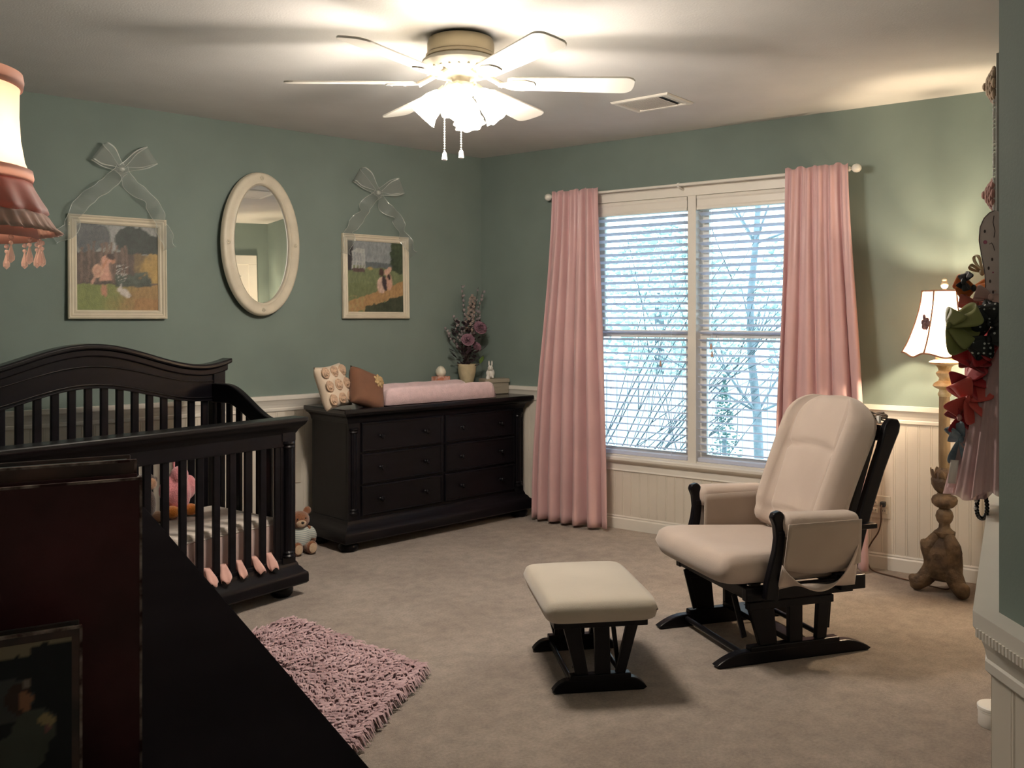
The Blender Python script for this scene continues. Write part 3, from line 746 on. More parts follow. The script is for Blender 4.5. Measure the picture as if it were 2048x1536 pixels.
mb = MB(); mb.grid(5, 7, lambda u, v: (.055+.04*v*.5+(u-.5)*.04*math.sin(PI*v), -.07-.01*v, .205+.055*v)); mb.build('green_leaf', grn, fl, smooth=True, solid=.001)
# ------------------------------------------------------------------ crib
CW, CD, CT = 1.446, .715, .848
cr = thing('crib', 'dark wooden crib with an arched headboard and slatted sides', 'crib', (-3.34, -1.374, 0), 12)
def bell(u): 
    t = abs(2*u/CW-1); return .5+.5*math.cos(PI*min(1, t/.86)) if t < .86 else 0.
def hb(u, base, rise, tip=0.):
    t = abs(2*u/CW-1); return base + rise*bell(u)**1.05 + tip*max(0, (t-.8)/.2)**2
N_ = 49
def archstrip(name, z0f, z1f, y0, y1, u0, u1, parent, m=M['dark'], bevel=.0):
    mb = MB(); up = []; lo = []
    for i in range(N_):
        u = lerp(u0, u1, i/(N_-1)); up.append((u, z1f(u))); lo.append((u, z0f(u)))
    a = [[mb.v((u, y, z)) for u, z in row] for y in (y0, y1) for row in (lo, up)]
    for i in range(N_-1):
        mb.f([a[0][i], a[0][i+1], a[1][i+1], a[1][i]]); mb.f([a[2][i], a[3][i], a[3][i+1], a[2][i+1]])
        mb.f([a[1][i], a[1][i+1], a[3][i+1], a[3][i]]); mb.f([a[0][i], a[2][i], a[2][i+1], a[0][i+1]])
    for i in (0, N_-1): mb.f([a[0][i], a[1][i], a[3][i], a[2][i]])
    return mb.build(name, m, parent, smooth=40, bevel=bevel)
top_ = lambda u: hb(u, 1.082, .118, .020)
mid_ = lambda u: hb(u, 1.000, .100)
bot_ = lambda u: hb(u, .895, .100)
yb = CD-.06
hp = archstrip('headboard_panel', bot_, lambda u: top_(u)-.02, yb+.004, yb+.036, .05, CW-.05, cr)
archstrip('headboard_cap', lambda u: top_(u)-.026, top_, yb-.022, yb+.062, -.034, CW+.034, cr, m=M['dark2'], bevel=.008)
archstrip('cap_moulding', lambda u: top_(u)-.058, lambda u: top_(u)-.024, yb-.008, yb+.048, -.016, CW+.016, cr, bevel=.006)
archstrip('arch_moulding', lambda u: mid_(u)-.007, mid_, yb-.004, yb+.006, .06, CW-.06, hp, m=M['dark2'], bevel=.003)
archstrip('arch_moulding', lambda u: bot_(u)+.014, lambda u: bot_(u)+.022, yb-.002, yb+.006, .06, CW-.06, hp, m=M['dark2'], bevel=.003)
archstrip('arch_moulding', lambda u: bot_(u), lambda u: bot_(u)+.008, yb-.002, yb+.006, .06, CW-.06, hp, bevel=.002)
for u in (.035, CW-.035):
    MB().box(u-.035, u+.035, yb-.006, yb+.046, .10, 1.065).build('headboard_post', M['dark'], cr, bevel=.004)
# spindles
def spindle(u, y, z0, z1, w=.036, d=.018, ax=0):
    mb = MB()
    mb.box(u-w/2, u+w/2, y-d/2, y+d/2, z0, z1) if not ax else mb.box(u-d/2, u+d/2, y-w/2, y+w/2, z0, z1)
    return mb.build('spindle', M['dark'], cr, bevel=.004)
nb = 17
for i in range(nb):
    u = .07+(CW-.14)*(i+.5)/nb
    spindle(u, yb+.02, .18, bot_(u)+.01)
MB().box(.07, CW-.07, yb+.004, yb+.036, .12, .20).build('rear_rail', M['dark'], cr, bevel=.003)
# front rail with flared cap
FY = .055
mb = MB(); mb.box(-.0, CW, 0, .105, CT-.022, CT); mb.build('front_rail_cap', M['dark2'], cr, bevel=.006)
mb = MB(); mb.sweep([(-.02, CT-.075), (.003, CT-.075), (.008, CT-.066), (.012, CT-.058), (.022, CT-.046), (.034, CT-.034), (.040, CT-.022), (-.02, CT-.022)], [(.045, .10, 0), (.045, .045, 0), (CW-.045, .045, 0), (CW-.045, .10, 0)]); mb.build('front_rail_cornice', M['dark'], cr, smooth=40)
mb = MB(); mb.box(.05, CW-.05, FY-.012, FY+.018, CT-.135, CT-.03); mb.build('front_rail', M['dark'], cr, bevel=.003)
mb = MB(); mb.box(.05, CW-.05, FY-.012, FY+.018, .06, .185); mb.build('front_bottom_rail', M['dark'], cr, bevel=.003)
nf = 15
for i in range(nf):
    u = .10+(CW-.20)*(i+.5)/nf
    spindle(u, FY+.003, .18, CT-.12, w=.034)
for u in (.085, CW-.085):
    mb = MB(); mb.box(u-.043, u+.043, FY-.008, FY+.045, .10, CT-.05)
    mb.lathe([(.032, .19), (.034, .198), (.027, .206), (.031, .214), (.026, .222), (.026, CT-.145), (.031, CT-.137), (.027, CT-.129), (.034, CT-.121), (.032, CT-.11)], (u, FY-.006, 0), 44, mod=lambda a, k: 1-.07*abs(math.sin(6*a)) if k in (4, 5) else 1)
    mb.box(u-.038, u+.038, FY-.016, FY+.01, .13, .192); mb.box(u-.038, u+.038, FY-.016, FY+.01, CT-.11, CT-.06)
    mb.build('front_post', M['dark'], cr, smooth=35)
# base moulding and feet
mb = MB(); mb.sweep([(-.03, .165), (.004, .165), (.010, .155), (.012, .145), (.022, .135), (.030, .122), (.044, .110), (.046, .098), (.046, .066), (.038, .058), (-.03, .058)], [(.045, CD-.02, 0), (.045, .046, 0), (CW-.045, .046, 0), (CW-.045, CD-.02, 0)]); mb.build('base_moulding', M['dark'], cr, smooth=40)
for u in (.09, CW-.09):
    for v in (.09, CD-.05):
        mb = MB(); mb.lathe([(.030, .064), (.046, .054), (.056, .034), (.054, .016), (.042, 0)], (u, v, 0), 20); mb.build('bun_foot', M['dark'], cr, smooth=50)
# side panels: curved top rail sweeping down from headboard to front
def sidez(v):
    t = (v-.09)/(yb-.09); return lerp(CT-.02, .985, smoothstep((t-.12)/.70))
for u0 in (.045, CW-.075):
    mb = MB(); n = 25; rows = []
    for i in range(n):
        v = lerp(.085, yb+.01, i/(n-1)); zt = sidez(v); zb = zt - lerp(.085, .10, i/(n-1))
        rows.append([mb.v(p) for p in ((u0, v, zb), (u0+.034, v, zb), (u0+.034, v, zt), (u0, v, zt))])
    for a, b in zip(rows, rows[1:]):
        for k in range(4): mb.f([a[k], a[(k+1)%4], b[(k+1)%4], b[k]])
    mb.f(rows[0]); mb.f(rows[-1][::-1]); mb.build('side_rail', M['dark'], cr, smooth=40, bevel=.005)
    MB().box(u0+.004, u0+.030, .09, yb, .06, .19).build('side_bottom_rail', M['dark'], cr, bevel=.003)
    for i in range(7):
        v = .10+(yb-.10)*(i+.5)/7
        spindle(u0+.017, v, .18, sidez(v)-.05, w=.036, ax=1)

def in_crib(u, v, z):
    c, s = math.cos(R(12)), math.sin(R(12)); return (-3.34+c*u-s*v, -1.374+s*u+c*v, z)
# mattress and ruffle
shm = mat('white_cotton_sheet', (.66, .59, .53), .9, var=.03, bump=.2, bscale=40); shp = mat('blush_striped_sheet', (.66, .50, .46), .9, var=.04)
mt = thing('crib_mattress', 'white crib mattress with a blush pink border inside the dark crib', 'mattress', in_crib(.095, .10, .205), 12)
mw, md_ = CW-.19, CD-.20
o = MB().box(0, mw, 0, md_, .0, .168).build('fitted_sheet', shm, mt, bevel=.025, seg=4)
mb = MB(); pr = [(.001, .012), (.004, .010), (.006, .06), (.0065, .10), (.005, .135), (.001, .137)]
mb.sweep(pr, [(.02, md_-.02, 0), (.02, .0, 0), (mw-.02, .0, 0), (mw-.0, .02, 0), (mw, md_-.02, 0)]); mb.build('border_band', shp, mt)
mb = MB()
for z in (.140, .009): mb.tube([(.02, -.003, z), (mw-.02, -.003, z), (mw-.004, .0, z), (mw+.003, .02, z), (mw+.003, md_-.02, z)], .004, 6)
mb.build('piping', shm, mt)
sk = thing('crib_skirt', 'pink ruffled crib skirt below the white mattress', 'crib skirt', in_crib(0, 0, 0), 12)
ruf = mat('pink_ruffle_cotton', (.62, .36, .31), .9, var=.08, vscale=12, sheen=.3)
def ruffle(u, v):
    x = .10+(CW-.20)*u; w = 2*PI*u*23
    return (x+.006*math.sin(w*2.1)*v, FY+.030-.012*v+ (.010+.010*v)*math.sin(w)*(.35+.65*v), .222-.085*v+.008*math.sin(w*.5+1)*v)
mb = MB(); mb.grid(320, 7, ruffle); mb.build('ruffle', ruf, sk, smooth=True, solid=.002, recalc=False)
mb = MB()                                                        # gathered ties that poke out between the spindles
for i in range(nf-1):
    u = .10+(CW-.20)*(i+1)/nf
    if u < .5: continue
    def tie(a, v): 
        r = lerp(.011, .027+.005*math.sin(i*2.1), v**.8)*(1-.25*max(0, v-.75)/.25); th = 2*PI*a
        return (u+.012*v*math.sin(i*1.7)+r*1.0*math.cos(th)*(1+.16*math.sin(5*th+i)*v), FY+.010-.040*v+r*.8*math.sin(th)*(1+.16*math.sin(4*th)*v), .225-.066*v+.008*math.sin(3*th+i)*v)
    m2 = MB(); m2.grid(24, 7, tie, cu=True, cv=False); m2.build('tie_end', ruf, sk, smooth=True, solid=.002, recalc=False)
mb.bm.free()
# plush toys lying in the crib
def plush(name, label, cat, loc, rz, body, mat_, extra=(), vox=.006):
    t = thing(name, label, cat, loc, rz)
    mb = MB()
    for e in body: mb.ell(*e)
    mb.build('body', mat_, t, smooth=True, remesh=vox)
    for nm, parts, mm in extra:
        mb = MB()
        for e in parts: mb.ell(*e)
        mb.build(nm, mm, t, smooth=True)
    return t
pkp = mat('pink_plush', (.62, .22, .24), 1., var=.1, vscale=40, bump=.5, bscale=160, sheen=.6); orp = mat('orange_plush', (.68, .23, .03), 1., var=.1, vscale=40, bump=.5, bscale=160, sheen=.6)
brp = mat('dark_brown_plush', (.055, .030, .022), 1., var=.15, vscale=40, bump=.5, bscale=160, sheen=.5); tanp = mat('tan_plush', (.30, .16, .09), 1., var=.1, vscale=40, bump=.4, bscale=160, sheen=.5); gyp = mat('grey_plush', (.30, .29, .24), 1., var=.1, vscale=40, bump=.5, bscale=160, sheen=.5)
ZM = .374
plush('plush_butterfly', 'pink plush toy with orange feet sitting on the crib mattress', 'plush toy', in_crib(1.075, .505, ZM), 12,
      [((0, 0, .10), (.062, .05, .098)), ((0, -.01, .195), (.045, .042, .045)), ((.055, 0, .13), (.045, .025, .06)), ((-.055, 0, .13), (.045, .025, .06))], pkp,
      [('foot', [((.045, -.035, .028), (.032, .045, .028))], orp), ('foot', [((-.055, -.035, .03), (.036, .045, .030))], orp), ('antenna', [((.022, 0, .255), (.006, .006, .03))], pkp), ('antenna', [((-.022, 0, .255), (.006, .006, .03))], pkp)])
plush('plush_monkey', 'dark brown plush toy with a tan face leaning in the crib', 'plush toy', in_crib(.90, .50, ZM), 10,
      [((0, 0, .08), (.052, .045, .08)), ((0, -.005, .185), (.048, .045, .045)), ((.05, .0, .19), (.016, .010, .018)), ((-.05, .0, .19), (.016, .010, .018))], brp,
      [('face', [((.008, -.038, .180), (.030, .014, .028))], tanp), ('foot', [((.04, -.05, .026), (.028, .045, .026))], tanp), ('foot', [((-.04, -.05, .026), (.028, .045, .026))], tanp)])
plush('plush_elephant', 'grey plush toy beside the brown plush in the crib', 'plush toy', in_crib(.735, .49, ZM), 10,
      [((0, 0, .09), (.055, .05, .09)), ((.0, -.01, .19), (.05, .046, .048)), ((.06, .01, .19), (.038, .010, .045)), ((-.06, .01, .19), (.038, .010, .045)), ((.0, -.06, .165), (.012, .02, .03))], gyp,
      [('foot', [((.04, -.05, .026), (.030, .045, .026))], gyp), ('foot', [((-.04, -.05, .026), (.030, .045, .026))], gyp)])

# teddy bear on the carpet between crib and dresser
tb = thing('teddy_bear', 'brown teddy bear in a striped sweater on the carpet beside the dresser', 'teddy bear', (-1.575, -.31, 0), -6); tb.scale = (.72, .72, .72)
furm = mat('caramel_fur', (.235, .088, .036), 1., var=.18, vscale=50, bump=.6, bscale=170, sheen=.6); muz = mat('cream_fur', (.55, .40, .27), 1., var=.1, vscale=50, bump=.5, bscale=170, sheen=.5)
mb = MB()
mb.ell((0, .01, .105), (.082, .07, .105)); mb.ell((0, -.015, .255), (.082, .074, .070)); mb.ell((.072, .0, .318), (.034, .018, .034)); mb.ell((-.072, .0, .318), (.034, .018, .034))
for s in (-1, 1):
    mb.ell((s*.058, -.075, .045), (.044, .075, .044)); mb.ell((s*.058, -.125, .055), (.046, .028, .054))
    mb.ell((s*.098, -.02, .135), (.030, .034, .075), T=Matrix.Rotation(s*R(-22), 3, 'Y'))
mb.build('body', furm, tb, smooth=True, remesh=.006)
mb = MB(); mb.ell((-.008, -.076, .238), (.040, .030, .030)); mb.build('muzzle', muz, tb, smooth=True)
mb = MB(); mb.ell((-.008, -.106, .25), (.012, .008, .009)); mb.build('nose', M['black'], tb, smooth=True)
for x in (.026, -.040):
    mb = MB(); mb.ell((x, -.083, .277), .006, 8, 6); mb.build('eye', M['black'], tb, smooth=True)
for s in (-1, 1):
    mb = MB(); mb.ell((s*.058, -.1505, .055), (.032, .006, .038)); mb.build('foot_pad', muz, tb, smooth=True)
swm = bpy.data.materials.new('striped_knit'); swm.use_nodes = True
nt = swm.node_tree; w = nt.nodes.new('ShaderNodeTexWave'); w.bands_direction = 'Z'; w.inputs['Scale'].default_value = 22; w.inputs['Distortion'].default_value = .3; tcx = nt.nodes.new('ShaderNodeTexCoord')
rp = nt.nodes.new('ShaderNodeValToRGB'); rp.color_ramp.elements[0].color = (.30, .36, .36, 1); rp.color_ramp.elements[1].color = (.58, .60, .55, 1); rp.color_ramp.elements[0].position = .25; rp.color_ramp.elements[1].position = .5
nt.links.new(tcx.outputs['Object'], w.inputs['Vector']); nt.links.new(w.outputs['Fac'], rp.inputs['Fac']); b_ = nt.nodes['Principled BSDF']; nt.links.new(rp.outputs['Color'], b_.inputs['Base Color']); b_.inputs['Roughness'].default_value = .95
mb = MB()
mb.lathe([(.052, .205), (.076, .190), (.092, .150), (.096, .105), (.090, .066), (.084, .060)], (0, .008, 0), 28)
for s in (-1, 1): mb.ell((s*.100, -.018, .140), (.037, .041, .062), T=Matrix.Rotation(s*R(-22), 3, 'Y'))
mb.build('sweater', swm, tb, smooth=True, remesh=.006)
# ------------------------------------------------------------------ glider chair (local x = forward, y = sitter's left)
gl = thing('glider_chair', 'dark wooden glider chair with tan suede cushions by the window', 'chair', (-.815, -2.825, 0), 157)
def runner(mb, y, a0, a1, h=.052, w=.040, tip=.07):
    pts = []
    n = 8
    lo = [(a0+.012, .0), (a1-.012, .0)]
    prof = [(a0, .010), (a0+.01, 0), (a1-.01, 0), (a1, .010)]
    for i in range(n+1):
        t = i/n; prof.append((a1-tip*t, .010+(h-.010)*math.sin(t*PI/2)**.8))
    for i in range(n, -1, -1):
        t = i/n; prof.append((a0+tip*t, .010+(h-.010)*math.sin(t*PI/2)**.8))
    mb.prism([(a, y-w/2, z) for a, z in prof], (0, w, 0))
for s in (1, -1):
    mb = MB(); runner(mb, s*.235, -.345, .345, tip=.13); mb.box(-.20, .20, s*.235-.020, s*.235+.020, .045, .068); mb.build('base_runner', M['dark'], gl, bevel=.005)
    for a_t, a_b, w_t, w_b in ((.150, .115, .11, .075), (-.005, -.005, .060, .060), (-.135, -.12, .055, .045)):
        mb = MB(); y = s*.235
        mb.prism([(a_b-w_b/2, y-.012, .06), (a_b+w_b/2, y-.012, .06), (a_t+w_t/2, y-.012, .225), (a_t-w_t/2, y-.012, .225)], (0, .024, 0)); mb.build('base_upright', M['dark'], gl, bevel=.003)
    MB().box(-.175, .205, s*.235-.016, s*.235+.016, .205, .235).build('base_top_rail', M['dark'], gl, bevel=.003)
    for a_b, a_t in ((-.185, -.20), (.19, .235)):
        mb = MB(); mb.bar((a_b, s*.19, .085), (a_t, s*.19, .255), .022, .010, up=(0, 1, 0)); mb.build('swing_arm', M['dark'], gl, bevel=.002)
    mb = MB(); mb.box(-.245, .235, s*.262-.016, s*.262+.016, .248, .300); mb.build('seat_rail', M['dark'], gl, bevel=.004)
    MB().box(-.285, -.17, s*.27-.03, s*.27+.03, .262, .318).build('seat_block', M['dark'], gl, bevel=.004)
for a in (.215, -.205):
    mb = MB(); mb.tube([(a, -.23, .035), (a, .23, .035)], .011, 10); mb.build('stretcher', M['dark'], gl, smooth=40)
for a, z in ((.10, .215), (-.10, .215), (.0, .075)):
    MB().box(a-.03, a+.03, -.235, .235, z-.010, z+.012).build('cross_brace', M['dark'], gl, bevel=.003)
for a in (.215, -.225):
    MB().box(a-.016, a+.016, -.262, .262, .252, .298).build('seat_cross_rail', M['dark'], gl, bevel=.004)
MB().box(-.21, .20, -.22, .22, .295, .308).build('seat_slats', M['dark'], gl, bevel=.002)
def polybar(name, pts, ys, th, wid, m=M['dark']):
    """flat bar following a centre line in the x-z plane; widths per point"""
    mb = MB(); n = len(pts); up, lo = [], []
    for i in range(n):
        p = V((pts[i][0], 0, pts[i][1])); d = V((pts[min(i+1, n-1)][0]-pts[max(i-1, 0)][0], 0, pts[min(i+1, n-1)][1]-pts[max(i-1, 0)][1])).normalized(); nn = V((-d.z, 0, d.x))
        w = wid[i] if isinstance(wid, (list, tuple)) else wid
        up.append(p+nn*w/2); lo.append(p-nn*w/2)
    mb.prism([(q.x, ys-th/2, q.z) for q in up+lo[::-1]], (0, th, 0))
    return mb.build(name, m, gl, smooth=35, bevel=.006)
for s in (1, -1):
    polybar('back_post', [(-.215, .27), (-.245, .36), (-.275, .45), (-.305, .54), (-.338, .63), (-.372, .72), (-.402, .79), (-.424, .845), (-.436, .875), (-.446, .900), (-.447, .915)], s*.258, .032, [.062, .060, .056, .054, .054, .055, .058, .066, .072, .060, .03])
    polybar('arm_post', [(.155, .26), (.150, .32), (.136, .38), (.122, .44), (.116, .49), (.118, .54), (.128, .575), (.132, .590)], s*.312, .032, [.058, .054, .046, .040, .038, .044, .052, .03])
    MB().box(-.315, .13, s*.312-.020, s*.312+.020, .500, .520).build('arm_rail', M['dark'], gl, bevel=.004)
mb = MB(); mb.prism([(x, -.245, z) for x, z in ((-.408, .825), (-.432, .885), (-.452, .878), (-.428, .818))], (0, .49, 0)); mb.build('crest_rail', M['dark'], gl, bevel=.006)
mb = MB(); mb.prism([(x, -.245, z) for x, z in ((-.262, .36), (-.28, .41), (-.298, .405), (-.28, .355))], (0, .49, 0)); mb.build('lower_back_rail', M['dark'], gl, bevel=.004)
for k in range(5):
    y = (k-2)*.085; mb = MB(); mb.bar((-.275, y, .39), (-.425, y, .84), .030, .012, up=(0, 1, 0)); mb.build('back_slat', M['dark'], gl, bevel=.002)
# back cushion
def backc(u, v, sgn):
    x, y = 2*u-1, 2*v-1
    # outline: rounded top, slightly narrower bottom
    hw = .268*(1-.07*(1-v)) * (1 if v < .72 else max(.02, 1-((v-.72)/.28)**3.2*.55))
    t = max(0., (1-abs(x)**5)*(1-abs(y)**8))**.42
    yy = x*hw; zz = v*.605
    seam = .60+.06*v
    h = .055
    if sgn > 0:
        ax = abs(x); h = .048 + .060*math.exp(-((ax-.84)/.20)**2) + .012*math.exp(-((ax)/.5)**2)
        h -= .036*math.exp(-((ax-seam)/.036)**2)
        if ax < seam:
            for vs in (.115, .60): h -= .020*math.exp(-((v-vs-.02*math.cos(x*3))/.020)**2)
            h += .010*math.sin(PI*min(1, max(0, (v-.62)/.34)))
        else: h -= .010*math.exp(-((v-.115)/.03)**2)
    zz += .015*(1-x*x)*(v > .0)*v**4
    th = R(21) + R(4)*(v-.5)
    base = V((-.195, 0, .405)); d = V((-math.sin(th), 0, math.cos(th))); n = V((math.cos(th), 0, math.sin(th)))
    p = base + d*zz + V((0, yy, 0)) + n*(.03+sgn*h*t)
    return p
mb = MB(); mb.grid(44, 44, lambda u, v: backc(u, v, 1)); mb.grid(20, 20, lambda u, v: backc(u, v, -1)); mb.build('back_cushion', M['suede'], gl, smooth=True, doubles=.0006)
# seat cushion
def seatc(u, v, sgn):
    x, y = 2*u-1, 2*v-1
    a = lerp(-.235, .352, u); hw = lerp(.250, .290, smoothstep(u))
    rx = 1-.035*abs(y)**5*smoothstep(u); a = -.235+(a+.235)*rx
    t = max(0., (1-abs(x)**9)*(1-abs(y)**9))**.40
    zc = .350 + .020*u
    h = .064
    if sgn > 0: h += .012*(u*.6+.4)*(abs(y)**2) - .010*(1-y*y)*(1-u)
    return (a, y*hw, zc + sgn*h*t)
mb = MB(); mb.grid(34, 34, lambda u, v: seatc(u, v, 1)); mb.grid(34, 34, lambda u, v: seatc(u, v, -1)); mb.build('seat_cushion', M['suede'], gl, smooth=True, doubles=.0008)
# arm pads with draped pockets
for s in (1, -1):
    y0 = s*.312
    def pad(u, v):
        th = 2*PI*u; e = abs(2*v-1); r = (1-e**12)**.35 if e < 1 else 0
        a = lerp(.115, -.225, v)
        return (a, y0+.048*r*math.copysign(abs(math.cos(th))**.75, math.cos(th)), .545-.010*v+(.040 if math.sin(th) > 0 else .055)*r*math.copysign(abs(math.sin(th))**.75, math.sin(th)))
    mb = MB(); mb.grid(28, 26, pad, cu=True); mb.build('arm_pad', M['suede'], gl, smooth=True, doubles=.0005)
    # outer apron + sagging pocket
    def apron(u, v): return (lerp(.108, -.215, u)-.02*v*(u-.5), y0+s*(.052-.024*v+.004*math.sin(6*u+2)*v), .550-.170*v-.03*v*math.sin(PI*u))
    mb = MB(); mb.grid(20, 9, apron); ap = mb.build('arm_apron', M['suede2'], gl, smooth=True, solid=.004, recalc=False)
    def pocket(u, v):
        a = lerp(.13, -.215, u); sag = math.sin(PI*u)
        top = lerp(.40, .47, u)-.135*sag**.8
        z = lerp(top, .300+.01*math.sin(5*u), v)
        return (a, y0+s*(.040+.030*sag*(1-v)-.03*v), z)
    mb = MB(); mb.grid(24, 8, pocket); mb.build('arm_pocket', M['suede'], gl, smooth=True, solid=.004, recalc=False)
    def inner(u, v): return (lerp(.105, -.215, u), y0-s*(.052-.014*v+.006*math.sin(9*u+1.5)*v), .550-.220*v)
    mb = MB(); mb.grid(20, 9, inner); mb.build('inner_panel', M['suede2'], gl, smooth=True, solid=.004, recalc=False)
cb = thing('coiled_cable', 'small coiled cable with a white tag on the glider back post', 'cable', (-.815, -2.825, 0), 157)
mb = MB(); pts = [(-.425+.020*math.cos(t*.8), .205+.045*math.sin(t*.8), .905+.004*math.sin(t*2.3)+.0012*t) for t in range(26)]
mb.tube(pts, .0035, 6); mb.build('cable', mat('taupe_cable', (.14, .105, .08), .6), cb, smooth=True)
MB().box(-.405, -.393, .228, .243, .895, .925).build('tag', M['white'], cb, bevel=.002)

# ------------------------------------------------------------------ ottoman
ot = thing('ottoman', 'cream suede ottoman on a dark gliding base before the chair', 'ottoman', (-1.846, -2.698, 0), -32.6)
OW, OD = .315, .455
gl_save = gl; gl = ot
def ottc(u, v, sgn):
    x, y = 2*u-1, 2*v-1
    t = max(0., (1-abs(x)**12)*(1-abs(y)**12))**.42
    rx = 1-.05*abs(y)**8; ry = 1-.05*abs(x)**8
    return (OW/2+x*.205*rx, OD/2-.006+y*.285*ry, .298 + sgn*(.040 if sgn > 0 else .046)*t + (.010*(1-x*x)*(1-y*y) if sgn > 0 else 0))
mb = MB(); mb.grid(34, 34, lambda u, v: ottc(u, v, 1)); mb.grid(34, 34, lambda u, v: ottc(u, v, -1)); mb.build('cushion', M['ivory'], ot, smooth=True, doubles=.0008)
MB().box(-.012, OW+.012, -.012, OD+.012, .232, .262).build('top_frame', M['dark'], ot, bevel=.004)
for v in (.02, OD-.02):
    mb = MB(); runner(mb, v, -.012, OW+.012, h=.046, w=.036, tip=.055); mb.box(.05, OW-.045, v-.018, v+.018, .04, .062); mb.build('base_runner', M['dark'], ot, bevel=.004)
    for b0, t0, wb, wt in ((.095, .055, .045, .06), (.17, .165, .055, .055), (.232, .278, .034, .042)):
        mb = MB(); mb.prism([(b0-wb/2, v-.011, .055), (b0+wb/2, v-.011, .055), (t0+wt/2, v-.011, .236), (t0-wt/2, v-.011, .236)], (0, .022, 0)); mb.build('base_upright', M['dark'], ot, bevel=.003)
for a_b, a_t in ((.075, .10), (.235, .215)):
    for v in (.055, OD-.055):
        mb = MB(); mb.bar((a_b, v, .07), (a_t, v, .235), .016, .010, up=(0, 1, 0)); mb.build('swing_arm', M['dark'], ot, bevel=.002)
for a in (.06, OW-.06):
    mb = MB(); mb.tube([(a, .02, .032), (a, OD-.02, .032)], .010, 10); mb.build('stretcher', M['dark'], ot, smooth=40)
gl = gl_save
# ------------------------------------------------------------------ floor lamp in the corner
lp = thing('floor_lamp', 'tall carved floor lamp with a lit peach shade in the right corner', 'floor lamp', (.400, -3.040, 0), 12)
wood = mat('carved_gilt_wood', (.050, .030, .018), .6, col2=(.14, .092, .050), vscale=16, bump=1., bscale=34, ramp=(.38, .66), spec=.4)
gold = mat('worn_gold_leaf', (.36, .25, .11), .45, col2=(.52, .43, .27), vscale=30, bump=.3, bscale=60)
def lobes(n, d): return lambda a, k: 1+d*math.cos(n*a)
mb = MB(); mb.lathe([(.030, .16), (.050, .19), (.055, .215), (.044, .24), (.034, .262), (.046, .275), (.048, .292), (.036, .30), (.026, .312), (.024, .33), (.034, .345), (.040, .368), (.034, .39), (.022, .405)], n=36, mod=lobes(6, .045)); mb.build('lower_stem', wood, lp, smooth=50)
mb = MB(); mb.lathe([(.022, .405), (.040, .412), (.054, .428), (.057, .445), (.050, .462), (.034, .47), (.030, .478)], n=40, mod=lobes(10, .04)); mb.build('turned_ring', wood, lp, smooth=50)
mb = MB(); mb.lathe([(.030, .478), (.044, .492), (.056, .515), (.058, .540), (.050, .565), (.034, .585), (.024, .60), (.022, .605)], n=40, mod=lobes(8, .06)); mb.build('acanthus_bulb', wood, lp, smooth=50)
for i in range(8):                                                # leaf tips standing off the bulb
    a = 2*PI*i/8; mb = MB()
    mb.grid(5, 7, lambda u, v: ((.050+.012*v-.016*(1-v)**2+.004*math.sin(PI*v))*math.cos(a+(u-.5)*.55*math.sin(PI*min(1, v*.9+.05))), (.050+.012*v-.016*(1-v)**2+.004*math.sin(PI*v))*math.sin(a+(u-.5)*.55*math.sin(PI*min(1, v*.9+.05))), .52+.075*v))
    mb.build('leaf', wood, lp, smooth=True, solid=.004)
colm = mat('antique_gold_column', (.12, .078, .038), .55, col2=(.24, .17, .09), vscale=22, stretch=(1, 1, .3), bump=.25, bscale=50)
mb = MB(); mb.lathe([(.024, .60), (.026, .64), (.025, .80), (.0235, .93), (.024, .945)], n=30, mod=lobes(10, .03)); mb.build('column', colm, lp, smooth=50)
mb = MB(); mb.lathe([(.024, .94), (.029, .948), (.029, .957), (.024, .965), (.024, .975), (.044, .985), (.052, .992), (.046, 1.004), (.026, 1.018), (.024, 1.03), (.034, 1.044), (.038, 1.054), (.026, 1.066), (.030, 1.08), (.040, 1.092)], n=40, mod=lobes(14, .02)); mb.build('capital', gold, lp, smooth=45)
mb = MB(); mb.lathe([(.040, 1.092), (.064, 1.098), (.068, 1.106), (.060, 1.112), (.040, 1.118), (.040, 1.120), (.040, 1.155), (.036, 1.16)], n=48, mod=lambda a, k: 1+.03*math.cos(22*a) if k in (1, 2) else 1); mb.build('bobeche', mat('cream_gilt', (.55, .46, .31), .5, var=.15, vscale=25), lp, smooth=45)
# three scrolled feet
for i in range(3):
    a = R(-118)+i*2*PI/3 - R(12)
    path = [(.024, .280, .026), (.040, .255, .032), (.058, .228, .038), (.066, .196, .038), (.054, .160, .040), (.050, .125, .044), (.064, .092, .044), (.090, .060, .040), (.114, .042, .036), (.132, .040, .032), (.137, .060, .026), (.126, .070, .018)]
    mb = MB(); ca, sa = math.cos(a), math.sin(a)
    mb.tube([(r*ca, r*sa, z) for r, z, w in path], [w for r, z, w in path], 14, flat=1.0)
    mb.ell((.122*ca, .122*sa, .032), (.034, .034, .030), 14, 8); mb.ell((.078*ca, .078*sa, .208), (.030, .030, .034), 14, 8); mb.ell((.094*ca, .094*sa, .232), (.016, .016, .022), 10, 8); mb.ell((.145*ca, .145*sa, .062), (.016, .016, .018), 10, 8)
    mb.build('scroll_foot', wood, lp, smooth=True, remesh=.0055)
mb = MB(); mb.lathe([(.056, .062), (.080, .085), (.082, .14), (.080, .18), (.072, .215), (.052, .25), (.034, .272)], n=24, mod=lobes(3, .10)); mb.build('base_core', wood, lp, smooth=50)
